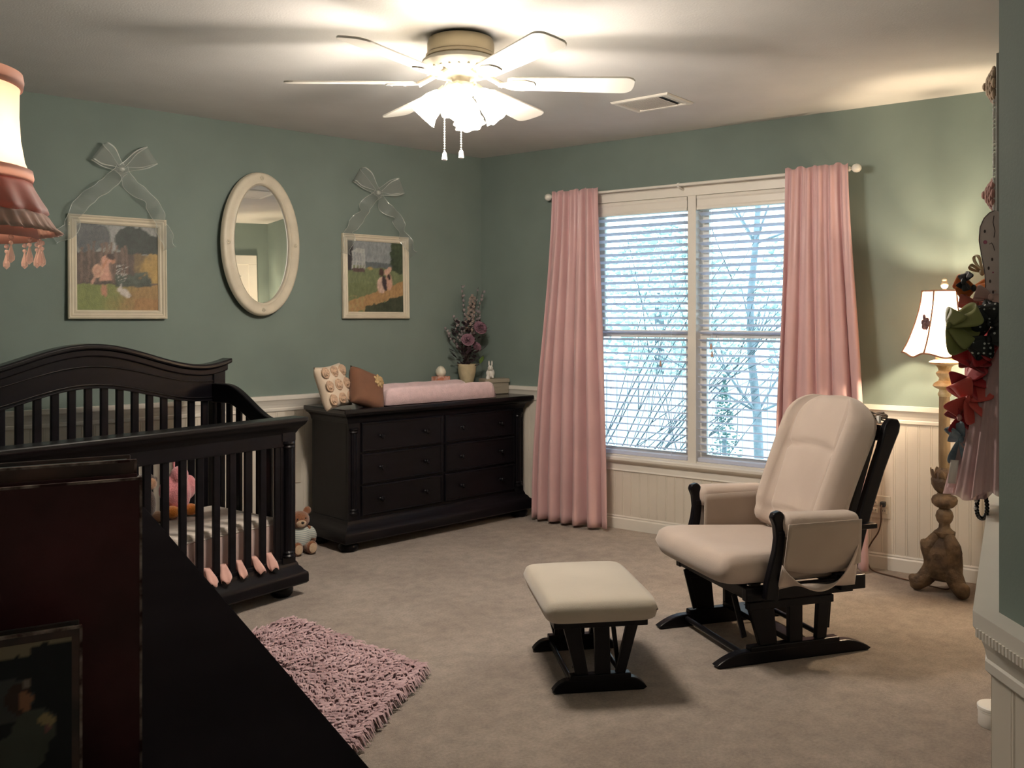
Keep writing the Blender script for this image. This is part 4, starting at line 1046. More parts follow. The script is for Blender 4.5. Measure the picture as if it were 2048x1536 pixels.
# shade: bell panels, square-ish with cut corners
shm_ = mat('peach_silk_shade', (.80, .56, .43), .8, transl=.56)
trm = mat('rose_braid_trim', (.33, .17, .115), .7)
def shade_r(ang, v, r0, r1, n=6):
    r = lerp(r0, r1, v**1.55)
    k = PI/n; aa = ((ang+k) % (2*k))-k
    return r*math.cos(k)/math.cos(aa)
SZ0, SZ1 = 1.448, 1.142
def shp(u, v):
    ang = 2*PI*u; r = shade_r(ang, v, .098, .188); sc_ = .010*math.cos(12*PI*u*1.0)*smoothstep((v-.8)/.2)
    return (r*math.cos(ang), r*math.sin(ang), lerp(SZ0, SZ1, v)-sc_)
mb = MB(); mb.grid(96, 20, shp, cu=True); sh = mb.build('lamp_shade', shm_, lp, smooth=30, recalc=False, rot=R(14))
for i in range(6):
    mb = MB(); mb.tube([V(shp(i/6+1/12, v/12))*1.0 for v in range(13)], .0042, 6); mb.build('seam_braid', trm, sh, smooth=True)
for v in (0, 1):
    mb = MB(); mb.tube([shp(i/96, v) for i in range(96)], .0046, 6, closed=True); mb.build('edge_braid', trm, sh, smooth=True)
flm = mat('mauve_applique', (.13, .075, .085), .8, var=.2, vscale=40)
for u0, v0 in ((.385, .52), (.92, .5)):
    mb = MB(); P = V(shp(u0, v0)); n = V((P.x, P.y, 0)).normalized(); t = n.cross(V((0, 0, 1)))
    for k in range(5):
        a = 2*PI*k/5+.5; c = P+n*.004+t*.016*math.cos(a)+V((0, 0, .018*math.sin(a))); mb.ell(c, (.013, .013, .015), 8, 6)
    mb.ell(P+n*.010, .011, 8, 6); mb.ell(P+n*.004+t*.012+V((0, 0, .034)), (.008, .008, .014), 8, 6); mb.build('flower_applique', flm, sh, smooth=True)
mb = MB(); mb.lathe([(.010, 1.448), (.012, 1.452), (.007, 1.458), (.014, 1.466), (.018, 1.476), (.014, 1.488), (.009, 1.494), (.012, 1.500), (.009, 1.507), (0, 1.511)], n=18); mb.build('finial', mat('pale_gilt_resin', (.58, .50, .34), .4), lp, smooth=50)
mb = MB(); mb.tube([(0, 0, 1.155), (0, 0, 1.20)], .012, 10); mb.tube([(-.03, 0, 1.19), (-.045, 0, 1.30), (-.03, 0, 1.42), (0, 0, 1.448), (.03, 0, 1.42), (.045, 0, 1.30), (.03, 0, 1.19)], .002, 6)
for i in range(3): 
    a = i*2*PI/3; mb.tube([(0, 0, 1.448), (.094*math.cos(a), .094*math.sin(a), 1.448)], .0018, 5)
mb.build('harp', M['brass'], lp, smooth=True)
glow = mat('lit_bulb_warm', (1, .9, .7), .5, emit=(1, .70, .36), estr=28.)
mb = MB(); mb.lathe([(.010, 1.198), (.014, 1.215), (.018, 1.24), (.015, 1.262), (.008, 1.28), (0, 1.284)], n=18); mb.build('bulb', glow, lp, smooth=50)
# cord along the carpet to the outlet, plug in the plate
def rw(s, off, z):
    a = R(A_R); return V((math.cos(a)*s+math.sin(a)*off, math.sin(a)*s-math.cos(a)*off, z))   # off into the room
def to_lp(p):
    c, s = math.cos(R(-12)), math.sin(R(-12)); x, y = p[0]-.400, p[1]+3.040; return V((c*x-s*y, s*x+c*y, p[2]))
cm = mat('brown_cord', (.075, .035, .018), .6)
raw = [rw(2.706, .045, .345), rw(2.706, .06, .32), rw(2.704, .052, .26), rw(2.690, .05, .20), rw(2.655, .05, .14), rw(2.630, .055, .08), rw(2.645, .07, .03), rw(2.68, .10, .006), rw(2.80, .15, .0055), rw(2.92, .19, .006), rw(3.00, .22, .0055), rw(3.06, .25, .012), rw(3.10, .27, .04)]
pts = []
for k in range(len(raw)-1):
    p0, p1, p2, p3 = raw[max(k-1, 0)], raw[k], raw[k+1], raw[min(k+2, len(raw)-1)]
    for q in range(6):
        f = q/6; pts.append(to_lp(.5*((2*p1)+(p2-p0)*f+(2*p0-5*p1+4*p2-p3)*f*f+(3*p1-p0-3*p2+p3)*f**3)))
pts.append(to_lp(raw[-1]))
mb = MB(); mb.tube(pts, .0036, 8); cd = mb.build('power_cord', cm, lp, smooth=True)
mb = MB(); a = rw(2.709, .034, .345); mb.M = Matrix.Translation(to_lp(a)) @ Matrix.Rotation(R(A_R-12), 4, 'Z'); mb.cbox((0, 0, 0), (.026, .032, .026)); mb.build('plug', M['black'], cd, bevel=.004)

# ------------------------------------------------------------------ shag rug
rg = thing('shag_rug', 'mauve shag rug on the carpet in front of the crib', 'rug', (-2.36, -1.92, 0), 0)
shag = mat('mauve_shag_pile', (.37, .235, .25), .95, col2=(.52, .36, .38), vscale=14, sheen=.3)
rug_q = [V((-2.22, -1.43, 0)), V((-2.115, -2.235, 0)), V((-2.64, -2.60, 0)), V((-2.98, -1.68, 0))]
def rq(u, v): return rug_q[0].lerp(rug_q[1], u).lerp(rug_q[3].lerp(rug_q[2], u), v) - V((-2.36, -1.92, 0))
mb = MB(); mb.grid(12, 12, lambda u, v: rq(u, v)+V((0, 0, .012))); mb.grid(12, 12, lambda u, v: rq(u, v)+V((0, 0, .002)))
mb.build('rug_backing', mat('mauve_backing', (.12, .06, .065), 1.), rg)
mb = MB(); rnd = random.Random(21)
for i in range(5200):
    u, v = rnd.random(), rnd.random()
    if i < 500: u = rnd.choice((0, 1))+rnd.uniform(-.01, .01)
    elif i < 1000: v = rnd.choice((0, 1))+rnd.uniform(-.01, .01)
    p = rq(u, v)+V((0, 0, .010)); lean = 2.2*noise.noise(V((u*2.6, v*2.6, 3)))+rnd.uniform(-.9, .9)-.9
    d = V((math.cos(lean), math.sin(lean), 0)); L_ = rnd.uniform(.030, .058); h = rnd.uniform(.014, .034)
    n = d.cross(V((0, 0, 1))); w = rnd.uniform(.0026, .0042)
    q = [p, p+d*L_*.25+V((0, 0, h)), p+d*L_*.7+V((0, 0, h*1.05)), p+d*L_+V((0, 0, max(-.006, h*.35-.008)))]
    A_ = []
    for k, c in enumerate(q):
        ww = w*(1, 1.1, 1.0, .45)[k]; A_.append([mb.v(c+n*ww), mb.v(c+V((0, 0, ww*1.1))), mb.v(c-n*ww)])
    for a, b in zip(A_, A_[1:]):
        mb.f([a[0], b[0], b[1], a[1]]); mb.f([a[1], b[1], b[2], a[2]])
o = mb.build('shag_pile', shag, rg, smooth=True, recalc=False); o['kind'] = 'stuff'

# ------------------------------------------------------------------ small white canister by the near wall
ca = thing('canister', 'small round white canister on the carpet beside the near wall end', 'canister', (-.945, -3.80, 0), 0); ca.scale = (.88, .88, .8)
mb = MB(); mb.lathe([(.052, 0), (.055, .004), (.055, .060), (.057, .062), (.057, .066)], n=32); mb.build('body', M['white'], ca, smooth=40)
mb = MB(); mb.lathe([(.057, .067), (.058, .070), (.058, .080), (.054, .084), (0, .085)], n=32); mb.build('lid', M['white'], ca, smooth=40)
# ------------------------------------------------------------------ ceiling fan
FX, FYY, FA = -1.811, -2.107, -40.9
fan = thing('ceiling_fan', 'white six-blade ceiling fan with lit glass shades in the middle of the ceiling', 'ceiling fan', (FX, FYY, H), FA)
mb = MB(); mb.lathe([(.080, -.001), (.110, -.004), (.128, -.012), (.134, -.030), (.134, -.070), (.140, -.076), (.140, -.086), (.132, -.092)], n=48); mb.build('motor_housing', mat('satin_champagne_metal', (.50, .43, .31), .3, metal=.7), fan, smooth=40)
mb = MB(); mb.lathe([(.132, -.088), (.152, -.098), (.158, -.112), (.150, -.130), (.118, -.150), (.078, -.160), (.052, -.163)], n=60, mod=lambda a, k: 1+.012*math.cos(24*a) if k in (1, 2, 3) else 1)
for i in range(24):
    a = 2*PI*i/24; mb.ell((.139*math.cos(a), .139*math.sin(a), -.140), (.006, .006, .004), 6, 5)
mb.build('lower_housing', M['fanwhite'], fan, smooth=40)
mb = MB(); mb.lathe([(.040, -.160), (.036, -.168), (.036, -.182), (.060, -.190), (.064, -.200), (.060, -.222), (.042, -.240), (.026, -.250), (.014, -.258), (0, -.262)], n=36); mb.build('light_kit_hub', M['fanwhite'], fan, smooth=40)
for k in range(6):
    a = R(60*k + (3, 4, 0, 1, 0, 0)[k]); T = Matrix.Rotation(a, 4, 'Z')
    Pp = Matrix.Rotation(R(-12), 4, 'X')
    mb = MB(); mb.M = T @ Matrix.Translation((0, 0, -.182)) @ Pp
    # blade outline with rounded, slightly wider tip
    out = []; r0, r1 = .185, .70; w0, w1 = .052, .068
    out += [(r0, -w0*.8), (r0+.02, -w0)]
    for i in range(9):
        t = -PI/2+PI*i/8; out.append((r1-.045+.045*math.cos(t), (w1-.045)*(1 if math.sin(t) > 0 else -1)*(abs(math.sin(t)) > .01)+.045*math.sin(t)))
    out += [(r0+.02, w0), (r0, w0*.8)]
    mb.prism([(x, y, -.004) for x, y in out], (0, 0, .008)); bl = mb.build('blade', M['fanwhite'], fan, bevel=.002)
    mb = MB(); mb.M = T @ Matrix.Translation((0, 0, -.182)) @ Pp
    mb.prism([(x, y, -.010) for x, y in ((.15, -.014), (.18, -.02), (.21, -.040), (.255, -.044), (.29, -.028), (.30, 0), (.29, .028), (.255, .044), (.21, .040), (.18, .02), (.15, .014))], (0, 0, .005))
    mb.M = T; mb.tube([(.10, 0, -.152), (.135, 0, -.172), (.17, 0, -.190)], [.012, .011, .013], 8)
    mb.M = T @ Matrix.Translation((0, 0, -.182)) @ Pp
    for x, y in ((.225, -.02), (.225, .02), (.275, 0)): mb.ell((x, y, -.011), (.006, .006, .003), 8, 5)
    mb.build('blade_bracket', M['fanwhite'], bl, smooth=40)
frost = mat('lit_frosted_glass', (1, .93, .82), .4, emit=(1, .84, .60), estr=19.)
SH = []
for k, ad in enumerate((-97, -12, 80, 176)):
    a = R(ad); d = V((math.cos(a), math.sin(a), 0)); ax = (d*.68 + V((0, 0, -.74))).normalized()
    Tm = ax.to_track_quat('Z', 'Y').to_matrix()
    base = d*.068 + V((0, 0, -.212))
    mb = MB(); mb.lathe([(.020, -.012), (.022, .012), (.026, .022), (.018, .026)], base, 16, T=Tm); mb.build('shade_fitter', M['fanwhite'], fan, smooth=40)
    mb = MB(); prof = [(.024, .016), (.032, .030), (.044, .056), (.049, .084), (.052, .108), (.060, .130), (.064, .136)]
    for i in range(len(prof)-1, -1, -1): prof.append((prof[i][0]-.003, prof[i][1]))
    mb.lathe(prof, base, 40, mod=lambda a_, k_: 1+(.10*math.cos(8*a_) if 5 <= k_ <= 8 else .03*math.cos(8*a_) if k_ in (4, 9) else 0), T=Tm)
    gs = mb.build('glass_shade', frost, fan, smooth=True)
    mb = MB(); mb.lathe([(.010, .026), (.014, .045), (.022, .070), (.020, .090), (.010, .104), (0, .107)], base, 14, T=Tm); mb.build('bulb', mat('lit_bulb', (1, .95, .85), .4, emit=(1, .85, .6), estr=14.), gs, smooth=True)
    SH.append(Matrix.Rotation(R(FA), 3, 'Z') @ (base + ax*.150) + V((FX, FYY, H)))
for x, zb in ((-.063, -.498), (.003, -.490)):
    mb = MB(); z = -.235; yy = -.03
    while z > zb+.035: mb.ell((x, yy, z), (.0034, .0034, .0030), 8, 5); z -= .0098
    mb.tube([(x, yy, -.235), (x, yy, zb+.03)], .0012, 5); ch = mb.build('pull_chain', M['fanwhite'], fan, smooth=True)
    mb = MB(); mb.lathe([(.004, .034), (.008, .028), (.010, .012), (.011, .003), (.008, 0)], (x, yy, zb), 14); mb.build('pull_knob', M['white'], ch, smooth=40)

# ------------------------------------------------------------------ low chest in the left foreground
ch_ = thing('low_chest', 'dark wooden chest nearest on the left holding the books and pink lamp', 'chest', (-3.268, -2.717, 0), math.degrees(math.atan2(-.981, -.193)))
CL, CDp, CHt = 1.62, .55, .85
mb = MB(); mb.box(0, CL, -CDp, 0, CHt-.024, CHt); mb.build('top', M['chestw'], ch_, bevel=.004)
MB().box(.03, CL-.03, -CDp+.01, -.03, .08, CHt-.026).build('carcass', M['dark'], ch_, bevel=.003)
mb = MB()
for x in (.06, CL-.06):
    for y in (-.06, -CDp+.05): mb.box(x-.03, x+.03, y-.03, y+.03, 0, .08)
mb.build('feet', M['dark'], ch_, bevel=.004)
for a, b in ((.06, CL/2-.01), (CL/2+.01, CL-.06)):
    for c, d in ((.11, .33), (.345, .565), (.58, .80)):
        mb = MB(); mb.box(a, b, -.034, -.016, c, d); dw = mb.build('drawer', M['dark'], ch_, bevel=.004)
        for q in (.25, .75):
            mb = MB(); mb.lathe([(.010, 0), (.006, .008), (.006, .014), (.014, .024), (.010, .033), (0, .035)], (lerp(a, b, q), -.016, (c+d)/2), 14, T=Matrix.Rotation(R(-90), 3, 'X')); mb.build('knob', M['dark'], dw, smooth=40)

# ------------------------------------------------------------------ books standing on the chest
redc = mat('worn_maroon_cover', (.11, .022, .028), .5, var=.35, vscale=9, bump=.06, bscale=60); edgew = mat('scuffed_cover_edge', (.07, .02, .022), .8, col2=(.62, .46, .42), vscale=38, ramp=(.42, .62)); pgs = mat('grey_page_block', (.50, .54, .56), .9, var=.15, vscale=50, stretch=(1, 40, 1)); drk = mat('dark_mottled_cover', (.06, .045, .048), .45, col2=(.24, .12, .10), vscale=14); pgs2 = mat('cream_page_block', (.30, .26, .20), .9, var=.12, vscale=50, stretch=(1, 40, 1))
def book(label, loc, rz, w, h, th, cov, pages, covname='cover', lean=0, art=None, dens=2):
    t = thing('picture_book', label, 'book', loc, (R(lean), 0, R(rz)), 'picture books standing on the chest')
    b = .0028
    mb = MB(); mb.box(-w+.004, -.004, b, th-b, .003, h-.004); mb.build('page_block', pages, t)
    mb = MB(); mb.box(-w, 0, 0, b, 0, h); f = mb.build('front_cover', cov, t, bevel=.0008)
    mb = MB(); mb.box(-w, 0, th-b, th, 0, h); mb.build('back_cover', cov, t, bevel=.0008)
    mb = MB(); mb.box(-w-.002, -w+.001, 0, th, 0, h); mb.build('spine', cov, t, bevel=.0008)
    mb = MB(); mb.box(-w, .0006, -.0006, b*.8, h-.0018, h+.0007); mb.box(-.0016, .0009, -.0006, b*.8, 0, h); mb.build('scuffed_edge', edgew, f)
    if art:
        mb = MB(); n = 70; mb.grid(n, n, lambda u, v: (-w+.004+(w-.012)*u, -.0008, .004+(h-.012)*v)); o = mb.build('cover_print', mat('printed_cover', (.2, .2, .2), .5, attr='col'), f, recalc=False); setcols(o, lambda c: art((c.x+w)/w, c.z/h))
    return t
book('large maroon picture book standing nearest the chest edge', (-3.755, -4.100, .85), -12.1, .26, .305, .032, redc, pgs)
book('dark mottled picture book standing behind the maroon one', (-3.748, -4.064, .85), -11.4, .255, .318, .045, drk, pgs)
def small_art(x, z):
    tx, tz = x, z; x, z = .62+(x-.735)*1.35, .54+(z-.70)*1.45; n = noise.noise(V((x*7, z*7, 2))); c = V((0.0156, 0.0156, 0.0234))
    top = .94+.04*noise.noise(V((tx*9, 1, 5)))-(.04 if tx < .80 else 0)
    if tz > top: c = V((0.416, 0.312, 0.221))
    if tx > .965 : c = V((0.117, 0.0312, 0.0676))
    # pale child's head in profile with a bonnet, above a pale round animal
    if ell_in(x, z, .60, .54, .125, .155, .2): c = V((0.104, 0.0936, 0.0988))+V((1, 1, 1))*.008*n
    if ell_in(x, z, .655, .545, .065, .11): c = V((0.078, 0.039, 0.0338))
    if ell_in(x, z, .69, .52, .030, .075, .1) or ell_in(x, z, .715, .525, .014, .02): c = V((0.52, 0.221, 0.13))
    if ell_in(x, z, .70, .635, .022, .03): c = V((0.39, 0.286, 0.26))
    if ell_in(x, z, .735, .31, .115, .145) or ell_in(x, z, .66, .16, .14, .16): c = V((0.117, 0.1144, 0.0988))+V((1, 1, 1))*.012*n
    if ell_in(x, z, .80, .36, .04, .05, .6): c = V((0.572, 0.39, 0.208))
    if ell_in(x, z, .80, .30, .018, .03): c = V((0.364, 0.156, 0.156))
    return c
book('small dark picture book with a pale child and animal on its scuffed cover', (-3.826, -4.152, .85), -10.5, .21, .186, .022, drk, pgs2, art=small_art)

# ------------------------------------------------------------------ pink table lamp on the chest
tl = thing('table_lamp', 'lit pink table lamp with a fringed bell shade and crystal drops on the chest', 'table lamp', (-3.796, -3.298, .85), 0)
pinkf = mat('pink_gathered_taffeta', (.60, .29, .26), .6, var=.1, vscale=14, sheen=.4, transl=.25); pinkb = mat('pink_band', (.66, .42, .38), .7, transl=.2); silk = mat('ivory_silk_shade', (.85, .72, .62), .8, transl=.62); fea = mat('pink_feather_fringe', (.86, .64, .58), .9, var=.2, vscale=60, stretch=(1, 1, .15), transl=.2); cry = mat('rose_crystal', (.9, .66, .60), .05, spec=1., transl=.3, alpha=.45)
mb = MB(); mb.lathe([(.075, .001), (.078, .012), (.060, .02), (.030, .04), (.022, .08), (.034, .13), (.046, .19), (.034, .25), (.018, .29), (.022, .31), (.014, .33), (.014, .55), (.010, .62)], n=32); mb.build('lamp_base', mat('cream_lamp_base', (.6, .52, .42), .4), tl, smooth=45)
def ring(mb, prof, n=72, mod=None): mb.grid(n, len(prof), lambda u, v: (lambda r, z, k: (r*(mod(2*PI*u, k) if mod else 1)*math.cos(2*PI*u), r*(mod(2*PI*u, k) if mod else 1)*math.sin(2*PI*u), z))(*prof[round(v*(len(prof)-1))], round(v*(len(prof)-1))), cu=True)
mb = MB(); ring(mb, [(.114, .850), (.112, .84), (.1115, .80), (.114, .76), (.120, .725), (.128, .705)]); ls = mb.build('lamp_shade', silk, tl, smooth=True, recalc=False)
mb = MB(); ring(mb, [(.110, .872), (.117, .870), (.119, .858), (.117, .846), (.112, .845)]); mb.build('top_band', pinkb, ls, smooth=True)
mb = MB(); ring(mb, [(.126, .712), (.132, .710), (.134, .698), (.132, .690), (.127, .690)]); mb.build('waist_band', pinkb, ls, smooth=True)
mb = MB(); ring(mb, [(.128, .694), (.133, .680), (.142, .662), (.150, .648), (.153, .640), (.148, .634)], 144, lambda a, k: 1+(0, .008, .016, .022, .02, .01)[k]*math.sin(16*a)); mb.build('gathered_skirt', pinkf, ls, smooth=True, solid=.002, recalc=False)
mb = MB(); ring(mb, [(.148, .640), (.156, .632), (.166, .615), (.173, .607)], 180, lambda a, k: 1+(0, .006, .012, .035)[k]*math.sin(45*a)); mb.build('feather_fringe', fea, ls, smooth=True, solid=.0015, recalc=False)
mb = MB(); ring(mb, [(.136, .636), (.138, .615), (.142, .596), (.139, .596), (.132, .636)]); mb.build('lower_band', pinkb, ls, smooth=True)
for i in range(22):
    a = 2*PI*i/22+.1; c = V((.146*math.cos(a), .146*math.sin(a), 0)); mb = MB()
    mb.ell(c+V((0, 0, .592)), .0042, 8, 6); mb.ell(c+V((0, 0, .583)), .0035, 8, 6); mb.lathe([(.001, .580), (.003, .572), (.0058, .562), (.0054, .556), (0, .551)], c, 8); mb.build('crystal_drop', cry, ls)
mb = MB(); mb.tube([(0, 0, .62), (0, 0, .66)], .013, 10)
for i in range(3): a = i*2*PI/3; mb.tube([(0, 0, .845), (.111*math.cos(a), .111*math.sin(a), .848)], .002, 5)
mb.tube([(-.03, 0, .66), (-.042, 0, .75), (-.02, 0, .83), (0, 0, .845), (.02, 0, .83), (.042, 0, .75), (.03, 0, .66)], .002, 6); mb.build('harp', M['brass'], tl, smooth=True)
mb = MB(); mb.lathe([(.012, .66), (.02, .69), (.028, .72), (.024, .745), (0, .762)], n=16); mb.build('bulb', mat('lit_bulb_pink', (1, .9, .8), .5, emit=(1, .75, .5), estr=18.), tl, smooth=True)
# ------------------------------------------------------------------ hair bow holder on the closet wall
XH = 2.66
def onw(x, off, z):       # point on the closet wall frame
    a = R(A_T); return (P2[0]+math.cos(a)*x+math.sin(a)*off, P2[1]+math.sin(a)*x-math.cos(a)*off, z)
bh = thing('bow_holder', 'hanging hair bow holder with a painted wooden figure and pink tulle skirt', 'bow holder', onw(XH, 0, 0), A_T)
grw = mat('grey_painted_wood', (.33, .31, .29), .6, var=.08, vscale=12)
MB().box(-.07, .07, -.016, -.001, 1.53, 1.925).build('backing_strip', grw, bh, bevel=.002)
ww = mat('whitewashed_pink_wood', (.62, .49, .47), .7, var=.08, vscale=14, bump=.1, bscale=50); ink = mat('drawn_ink_line', (.09, .06, .06), .8); dotm = mat('rose_paint_dot', (.48, .14, .22), .7)
out = [(0, 1.345), (.012, 1.340), (.024, 1.345), (.029, 1.362), (.026, 1.39), (.028, 1.42), (.034, 1.455), (.040, 1.495), (.038, 1.525), (.030, 1.545), (.018, 1.558), (.006, 1.563), (-.004, 1.558), (-.004, 1.36)]
mb = MB(); mb.prism([(.065, -.012-a, z) for a, z in out], (.012, 0, 0)); fg = mb.build('wooden_figure', ww, bh, bevel=.002)
mb = MB(); mb.tube([(.078, -.012-a*.97, 1.345+(z-1.345)*.995+.0005) for a, z in out[1:12]], .0010, 5)
mb.tube([(.078, -.012-a, z) for a, z in ((.008, 1.55), (.010, 1.535), (.006, 1.515), (.008, 1.50))], .0009, 5)
mb.tube([(.078, -.012-a, z) for a, z in ((.018, 1.485), (.013, 1.488), (.009, 1.480), (.007, 1.470))], .0007, 5)
for a, z in ((.027, 1.515), (.012, 1.45), (.016, 1.40), (.010, 1.375), (.019, 1.43)): mb.ell((.078, -.012-a, z), (.001, .0022, .004), 8, 6)
mb.build('drawn_line', ink, fg)
mb = MB()
for a, z, r in ((.026, 1.490, .0045), (.018, 1.37, .002), (.010, 1.42, .002)): mb.ell((.0775, -.012-a, z), (.0012, r, r), 10, 6)
mb.build('painted_dot', dotm, fg)
for zc, col, r, off in ((1.86, (.42, .30, .20), .042, .018), (1.605, (.40, .20, .17), .036, .020)):
    rm2 = mat('fabric_rosette_%d' % int(zc*100), col, .8, var=.2, vscale=50, sheen=.3)
    mb = MB()
    for k in range(4):
        rr = r*(1-.22*k); n = 9
        for i in range(n):
            a = 2*PI*i/n+k*.35; c = V((.02+rr*.70*math.cos(a), -off-.003-.004*k, zc+rr*.80*math.sin(a))); mb.ell(c, (r*.32, .006, r*.32), 8, 6)
    mb.ell((.02, -off-.022, zc), (.010, .006, .010), 8, 6)
    mb.build('fabric_rosette', rm2, bh, smooth=True)
bd = mat('glass_bead_chain', (.62, .60, .55), .15, spec=.9)
mb = MB(); z = 1.82
while z > 1.57: mb.ell((.045, -.021, z), (.003, .003, .0045 if int(z*1000) % 3 else .010), 8, 6); z -= .0095
mb.build('bead_strand', bd, bh, smooth=True)
rb = mat('silver_ribbon_hanger', (.50, .50, .47), .4, metal=.2)
mb = MB(); mb.box(.01, .05, -.018, -.0165, 1.55, 1.83); mb.build('ribbon_hanger', rb, bh)
tul = mat('blush_tulle', (.66, .46, .46), .9, alpha=.80, transl=.25, var=.05, vscale=20)
for lay, (s0, ph) in enumerate(((1., 0), (.86, .6), (.70, 1.4))):
    def skirt(u, v):
        th = PI*u; r = lerp(.030, .112, v**.85)*s0; w = 1+.07*math.sin(17*th+ph+lay)*v+.05*math.sin(29*th+2*ph)*v
        return (.02+r*1.15*w*math.cos(th), -.006-r*w*math.sin(th), lerp(1.262, .918+.012*math.sin(7*th+ph)-.012*math.sin(th), v))
    mb = MB(); mb.grid(90, 22, skirt); mb.build('tulle_skirt', tul, bh, smooth=True, recalc=False)
strp = mat('pink_satin_streamer', (.60, .40, .38), .5)
mb = MB(); mb.box(.01, .045, -.014, -.010, 1.02, 1.36); mb.build('streamer', strp, bh, solid=0)
mb = MB(); mb.grid(5, 12, lambda u, v: (.085+.006*math.sin(3*v), -.092-.018*u-.006*v, .985-.055*v)); mb.build('ribbon_end', mat('ivory_satin', (.72, .64, .60), .5), bh, smooth=True, solid=.001)

def dots(name, base, dot, sc_):
    m = bpy.data.materials.new(name); m.use_nodes = True; nt = m.node_tree; N = nt.nodes; L = nt.links
    tc = N.new('ShaderNodeTexCoord'); vo = N.new('ShaderNodeTexVoronoi'); vo.inputs['Scale'].default_value = sc_; vo.inputs['Randomness'].default_value = .35
    cr = N.new('ShaderNodeValToRGB'); cr.color_ramp.interpolation = 'CONSTANT'; cr.color_ramp.elements[0].color = (*dot, 1); cr.color_ramp.elements[1].color = (*base, 1); cr.color_ramp.elements[1].position = .24
    L.new(tc.outputs['Object'], vo.inputs['Vector']); L.new(vo.outputs['Distance'], cr.inputs['Fac']); L.new(cr.outputs['Color'], N['Principled BSDF'].inputs['Base Color']); N['Principled BSDF'].inputs['Roughness'].default_value = .6
    return m
def hair_bow(label, px_off, z, size, m, loops, wid=.030, c0=.07, tails=(), knot=None, phi=.9):
    loops = [(a, l*1.22) for a, l in loops]; wid *= 1.3
    """px_off: distance from the wall, z height; loops: (angle deg, length) in the plane facing the room entry"""
    t = thing('hair_bow', label, 'hair bow', onw(XH+c0, px_off, z), A_T, 'hair bows clipped to the bow holder')
    A = lambda a, b, c: V((c, -a, b))
    for i, (ang, ln) in enumerate(loops):
        d = (math.cos(R(ang)), math.sin(R(ang))); n = (-d[1], d[0]); N_ = 23
        def pt(u, v):
            tt = u; al = ln*(1-abs(2*tt-1)**1.8); bulge = .34*ln*math.sin(2*PI*tt)*(.6+.4*math.sin(PI*tt)); w = wid*(.35+.65*math.sin(PI*tt)**.6)*(v-.5)
            f = phi+.25*math.sin(3*i)
            return A(d[0]*al+n[0]*(bulge*.45+w*math.sin(f)), d[1]*al+n[1]*(bulge*.45+w*math.sin(f)), bulge*.55+w*math.cos(f))
        mb = MB(); mb.grid(N_, 6, pt); mb.build('loop', m, t, smooth=True, solid=.0012, recalc=False)
    for ang, ln in tails:
        d = (math.cos(R(ang)), math.sin(R(ang))); n = (-d[1], d[0])
        mb = MB(); mb.grid(8, 5, lambda u, v: A(d[0]*ln*u+n[0]*wid*.8*(v-.5)*(.4+.6*u)+n[0]*.006*math.sin(4*u), d[1]*ln*u+n[1]*wid*.8*(v-.5)*(.4+.6*u)+n[1]*.006*math.sin(4*u), .006*math.sin(5*u)+.012*u*(1-2*abs(v-.5))))
        mb.build('tail', m, t, smooth=True, solid=.0012, recalc=False)
    mb = MB(); mb.ell((.006, 0, 0), (.006, .006, .0085), 12, 8); mb.build('knot', knot or m, t, smooth=True)
    return t
def sat(n, c): return mat(n, c, .45, sheen=.3, transl=.15, spec=.5)
hair_bow('curly straw-coloured hair bow clipped topmost beside the wooden figure', .045, 1.422, .04, sat('straw_raffia', (.42, .32, .17)), [(70, .035), (110, .042), (150, .030), (30, .026)], wid=.007, c0=.05)
hair_bow('orange hair bow with black edges below the straw-coloured one', .062, 1.385, .05, sat('tangerine_satin', (.62, .17, .02)), [(25, .036), (165, .040), (195, .052), (-25, .030)], wid=.026, c0=.06, knot=M['black'])
hair_bow('small black butterfly clip on top of the orange hair bow', .082, 1.400, .03, M['black'], [(125, .020), (75, .014), (250, .018), (300, .014)], wid=.014, c0=.09)
hair_bow('pale pink hair bow tucked against the wooden figure', .026, 1.363, .04, sat('shell_pink_satin', (.66, .42, .38)), [(20, .028), (190, .036), (230, .032)], wid=.030, c0=.085)
hair_bow('coral hair bow between the orange and the olive ones', .058, 1.350, .04, sat('coral_satin', (.55, .16, .12)), [(10, .030), (180, .034), (220, .034), (300, .028)], wid=.024, c0=.05)
hair_bow('olive green hair bow standing out in front of the lamp shade', .112, 1.300, .06, sat('olive_satin', (.22, .22, .06)), [(155, .058), (215, .052), (245, .056), (120, .030)], wid=.036, c0=.115, phi=1.0)
hair_bow('black hair bow with white dots above the tulle skirt', .030, 1.303, .05, dots('black_white_dot_a', (.006, .006, .007), (.6, .6, .56), 95), [(80, .036), (150, .044), (110, .040), (20, .026), (-20, .03)], wid=.040, c0=.10, phi=1.25)
hair_bow('black hair bow with white dots lying on the tulle waist', .030, 1.268, .05, dots('black_white_dot_b', (.006, .006, .007), (.6, .6, .56), 88), [(170, .038), (-35, .040), (150, .03), (-60, .03)], wid=.040, c0=.105, phi=1.25)
hair_bow('bright red hair bow under the dotted black bows', .058, 1.258, .05, sat('bright_red_satin', (.50, .012, .022)), [(160, .034), (205, .038), (245, .042), (300, .046), (20, .028)], wid=.040, c0=.075, tails=((265, .055),))
hair_bow('thin dark red hair bow below the bright red one', .062, 1.208, .03, sat('dark_red_satin', (.26, .010, .022)), [(165, .030), (5, .026), (200, .026)], wid=.016, c0=.07)
hair_bow('crimson hair bow beside the gold lamp capital', .074, 1.170, .05, sat('crimson_satin', (.42, .012, .02)), [(120, .036), (165, .042), (215, .040), (-10, .030)], wid=.042, c0=.06)
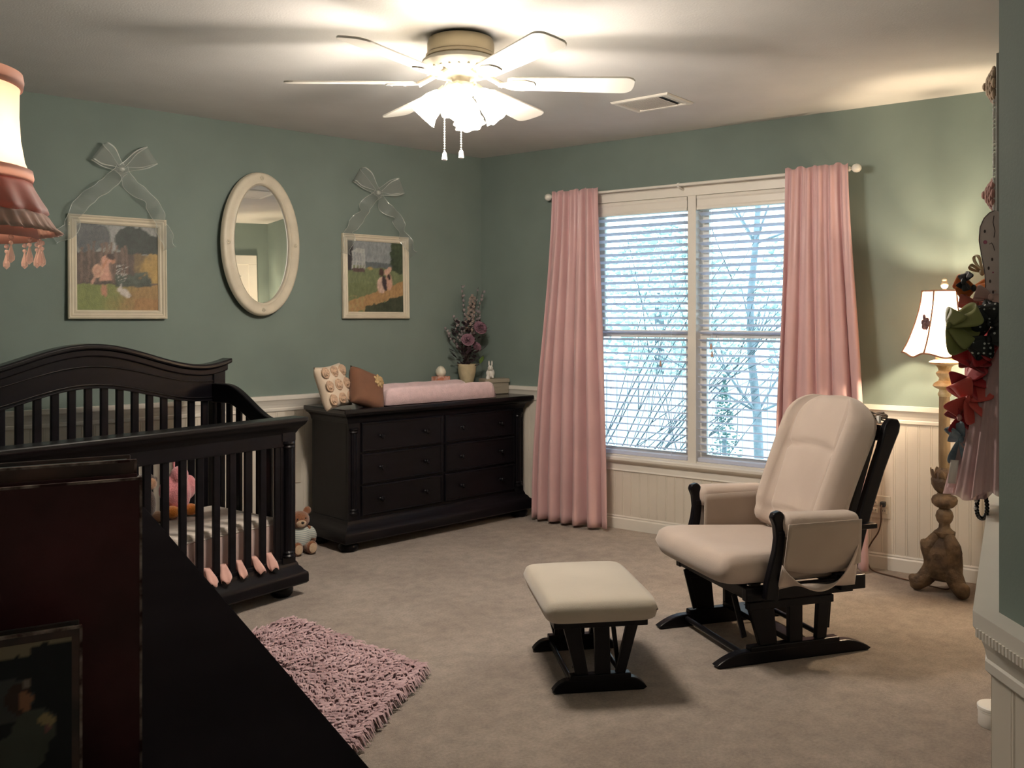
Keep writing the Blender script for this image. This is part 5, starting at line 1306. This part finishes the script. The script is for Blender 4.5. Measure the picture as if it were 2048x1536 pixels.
hair_bow('large coral red hair bow halfway down the tulle skirt', .074, 1.128, .05, sat('coral_red_satin', (.62, .075, .06)), [(140, .040), (195, .046), (240, .044), (60, .036), (310, .04)], wid=.050, c0=.07)
hair_bow('dark red looped hair bow with a pink charm near the denim bow', .092, 1.082, .04, sat('cherry_satin', (.36, .010, .022)), [(140, .032), (200, .036), (280, .030), (40, .024)], wid=.030, c0=.06, knot=sat('pink_enamel', (.72, .38, .36)))
hair_bow('blue denim hair bow at the lower end of the bow row', .088, 1.032, .05, mat('faded_denim', (.09, .135, .18), .85, col2=(.26, .33, .38), vscale=30), [(195, .046), (235, .050), (275, .048), (60, .03), (20, .022)], wid=.038, c0=.06)
bb = thing('bead_bracelet', 'black beaded loop dangling below the tulle skirt', 'bracelet', onw(XH+.07, .045, .905), A_T)
mb = MB()
for i in range(26):
    a = 2*PI*i/26; mb.ell((.006*math.cos(a*3), .012*math.sin(a)*(.6+.4*math.sin(a/2)), -.024+.030*math.cos(a)), .0052, 8, 6)
mb.build('bead_loop', mat('jet_bead', (.008, .008, .008), .2, spec=.8), bb, smooth=True)
mb = MB(); mb.tube([(0, 0, .004), (.002, -.001, .03)], .001, 5)
for i in range(2): mb.ell((.006, -.012-.001*i, -.012-.018*i), .0042, 8, 6)
mb.build('clear_bead', bd, bb, smooth=True)

# ------------------------------------------------------------------ outside the window
def outp(s, d, z): return rw(s, -d, z)
struct(MB().box(-14, 14, .25, 26, -.75, -.7).build('ground_outside', mat('haze_paled_lawn', (.42, .50, .47), .9, var=.1, vscale=2), loc=(0, 0, 0), rot=R(A_R)), 'pale lawn outside the window')  # lawn colour paled to imitate the overexposed haze outdoors
fm = mat('haze_paled_fence', (.50, .53, .55), .8, var=.1, vscale=3, stretch=(6, 1, 1))  # board colour lightened to stand in for bright outdoor haze
fe = thing('yard_fence', 'pale vertical board fence across the yard outside the window', 'fence', (0, 0, 0), A_R)
mb = MB(); x = -6.; rnd = random.Random(2)
while x < 9: mb.box(x, x+.135, 5.0, 5.03, -.7, .62+rnd.uniform(-.01, .01)); x += .15
mb.build('fence_boards', fm, fe)
mb = MB()
for z in (-.4, .35): mb.box(-6, 9, 5.03, 5.07, z, z+.09)
mb.build('fence_rail', fm, fe)
bark = mat('dark_bluish_bark', (.12, .155, .18), .85, var=.2, vscale=12)  # blue-grey bark
twig = mat('dark_bluish_twig', (.05, .072, .09), .85, var=.2, vscale=12)  # deeper blue-grey for the shrub stems
def limb(mb, p, d, L_, r, depth, rnd, curve=.25):
    pts = [V(p)]; dd = V(d).normalized(); n = 7
    for i in range(n):
        dd = (dd + V((rnd.uniform(-1, 1), rnd.uniform(-1, 1), rnd.uniform(-.6, .9)))*curve/ n*2.2).normalized(); pts.append(pts[-1]+dd*L_/n)
    mb.tube(pts, [r*(1-.72*i/n) for i in range(n+1)], 5)
    if depth > 0:
        for k in range(rnd.randint(2, 4)):
            i = rnd.randint(2, n-1); nd = (dd*.6+V((rnd.uniform(-1, 1), rnd.uniform(-.6, .6), rnd.uniform(-.2, 1)))*.8).normalized(); limb(mb, pts[i], nd, L_*rnd.uniform(.4, .65), r*.5, depth-1, rnd, curve)
def bare_tree(label, s, d, seed, n, lean, L_, r, depth, trunk=0, z0=-.7):
    t = thing('bare_tree' if trunk else 'bare_shrub', label, 'tree' if trunk else 'shrub', (0, 0, 0), A_R); rnd = random.Random(seed)
    mb = MB()
    if trunk:
        pts = [V((s+.05*math.sin(i*1.3), d, z0+i*trunk/6)) for i in range(7)]; mb.tube(pts, [.055*(1-.5*i/6) for i in range(7)], 8); mb.build('trunk', bark, t, smooth=True)
        mb = MB()
        for k in range(n):
            p = pts[rnd.randint(2, 6)]; limb(mb, p, (rnd.uniform(-1, 1), rnd.uniform(-.5, .5), rnd.uniform(.2, .9)), L_*rnd.uniform(.6, 1), r, depth, rnd)
    else:
        for k in range(n): limb(mb, (s+rnd.uniform(-.25, .25), d+rnd.uniform(-.2, .2), z0), (lean+rnd.uniform(-.55, .55), rnd.uniform(-.15, .15), 1), L_*rnd.uniform(.7, 1.1), r*rnd.uniform(.6, 1.1), depth, rnd)
    mb.build('branches', bark if trunk else twig, t, smooth=True)
bare_tree('bare branching shrub outside the left window half', -.55, 1.9, 5, 12, .75, 3.0, .011, 1)
bare_tree('thin bare shrub outside below the window mullion', .35, 2.6, 9, 4, .35, 2.2, .008, 1)
bare_tree('bare dark tree outside the right window half', .55, 3.6, 14, 14, 0, 1.2, .014, 2, trunk=3.3)
hz = mat('haze_tinted_evergreen', (.30, .40, .39), .95, col2=(.50, .58, .57), vscale=2.2)  # pale blue haze is put into the foliage colour
rnd = random.Random(31)
def crown(name, label, s, d, z0, z1, rad, seed, m, n=1500, tall=True):
    t = thing(name, label, 'tree' if name == 'hazy_tree' else 'shrub', (0, 0, 0), A_R, 'hazy trees beyond the yard fence' if name == 'hazy_tree' else None); rnd = random.Random(seed)
    mb = MB()
    for i in range(n):
        f = rnd.random(); z = lerp(z0, z1, f); rr = rad*(1-f if not tall else math.sqrt(max(.05, 1-(2*f-1)**2)))*math.sqrt(rnd.random()); a = rnd.uniform(0, 2*PI)
        c = V((s+rr*math.cos(a), d+rr*math.sin(a)*.6, z)); sz = rad*rnd.uniform(.022, .06)
        T = Matrix.Rotation(rnd.uniform(0, 3), 3, 'Z') @ Matrix.Rotation(rnd.uniform(0, 3), 3, 'X'); mb.ell(c, (sz, sz*.6, sz*.45), 6, 4, T)
    mb.build('foliage', m, t)
    mb = MB(); mb.tube([(s, d, -.7), (s, d, lerp(z0, z1, .6))], rad*.06, 6); mb.build('trunk', bark, t)
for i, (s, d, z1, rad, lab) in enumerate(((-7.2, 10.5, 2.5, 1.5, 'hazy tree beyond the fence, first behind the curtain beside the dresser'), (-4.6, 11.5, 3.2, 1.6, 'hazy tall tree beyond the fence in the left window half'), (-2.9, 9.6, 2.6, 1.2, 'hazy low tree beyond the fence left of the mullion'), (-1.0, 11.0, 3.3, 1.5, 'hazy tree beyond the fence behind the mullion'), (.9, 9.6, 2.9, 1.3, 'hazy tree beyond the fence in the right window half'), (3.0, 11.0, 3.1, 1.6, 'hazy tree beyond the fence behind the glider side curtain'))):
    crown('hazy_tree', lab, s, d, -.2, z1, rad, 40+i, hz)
crown('evergreen_shrub', 'dark conical evergreen shrub outside low in the right window half', .50, 3.0, -.65, .80, .36, 60, mat('wet_evergreen', (.045, .10, .095), .9, col2=(.10, .18, .17), vscale=9), n=700, tall=False)

# ------------------------------------------------------------------ light
w = bpy.data.worlds.new('overcast_sky'); sc.world = w; w.use_nodes = True; nt = w.node_tree
bg = nt.nodes['Background']; tcw = nt.nodes.new('ShaderNodeTexCoord'); sp = nt.nodes.new('ShaderNodeSeparateXYZ'); crw = nt.nodes.new('ShaderNodeValToRGB')
crw.color_ramp.elements[0].position = .0; crw.color_ramp.elements[0].color = (.50, .74, .82, 1); crw.color_ramp.elements[1].position = .45; crw.color_ramp.elements[1].color = (.78, .92, 1, 1)
nt.links.new(tcw.outputs['Generated'], sp.inputs['Vector']); nt.links.new(sp.outputs['Z'], crw.inputs['Fac']); nt.links.new(crw.outputs['Color'], bg.inputs['Color']); bg.inputs['Strength'].default_value = SKY
def point(name, loc, power, col, rad):
    l = bpy.data.lights.new(name, 'POINT'); l.energy = power; l.color = col; l.shadow_soft_size = rad
    o = bpy.data.objects.new(name, l); COL.objects.link(o); o.location = loc; return o
for p in SH: point('fan_bulb_light', p, P_FAN, (1, .89, .78), .06)
point('floor_lamp_light', (.366, -3.060, 1.375), P_FLOOR, (1, .80, .55), .025); point('floor_lamp_light', (.366, -3.060, 1.235), 52, (1, .78, .52), .025)
hl = thing('hall_fill_light', 'added fill light in the unseen hall behind the viewer', 'fill light', (-4.75, -5.05, H), 0)  # added fill, brightens bows and book fronts from behind the camera
mb = MB(); mb.lathe([(.14, -.001), (.145, -.012), (.135, -.02)], n=32); mb.build('fill_light_base', M['fanwhite'], hl, smooth=40)
mb = MB(); mb.lathe([(.13, -.02), (.125, -.05), (.09, -.085), (0, -.10)], n=32); mb.build('fill_light_bowl', mat('fill_frosted_glass', (1, .95, .85), .4, emit=(1, .86, .68), estr=2.), hl, smooth=True)
point('hall_fill_point', (-4.75, -5.05, H-.16), P_HALL_FILL, (1, .86, .70), .08)
point('table_lamp_light', (-3.796, -3.298, 1.59), P_TABLE, (1, .70, .45), .035)

# ------------------------------------------------------------------ camera
cd_ = bpy.data.cameras.new('camera'); cam = bpy.data.objects.new('camera', cd_); COL.objects.link(cam); sc.camera = cam
cam.location = (-4.079, -5.038, 1.313); cam.rotation_euler = (R(90), 0, R(49.10-90))
cd_.sensor_width = 36; cd_.lens = 36*1850/2048; cd_.shift_y = -(768-638.2)/2048; cd_.clip_start = .02
vs = sc.view_settings; vs.view_transform = 'Standard'; vs.look = 'None'; vs.exposure = EXPO; vs.gamma = 1; vs.use_curve_mapping = False
cy = sc.cycles; cy.use_denoising = True; cy.max_bounces = 9; cy.diffuse_bounces = 5; cy.transparent_max_bounces = 20; cy.sample_clamp_indirect = 4; cy.caustics_reflective = False; cy.caustics_refractive = False
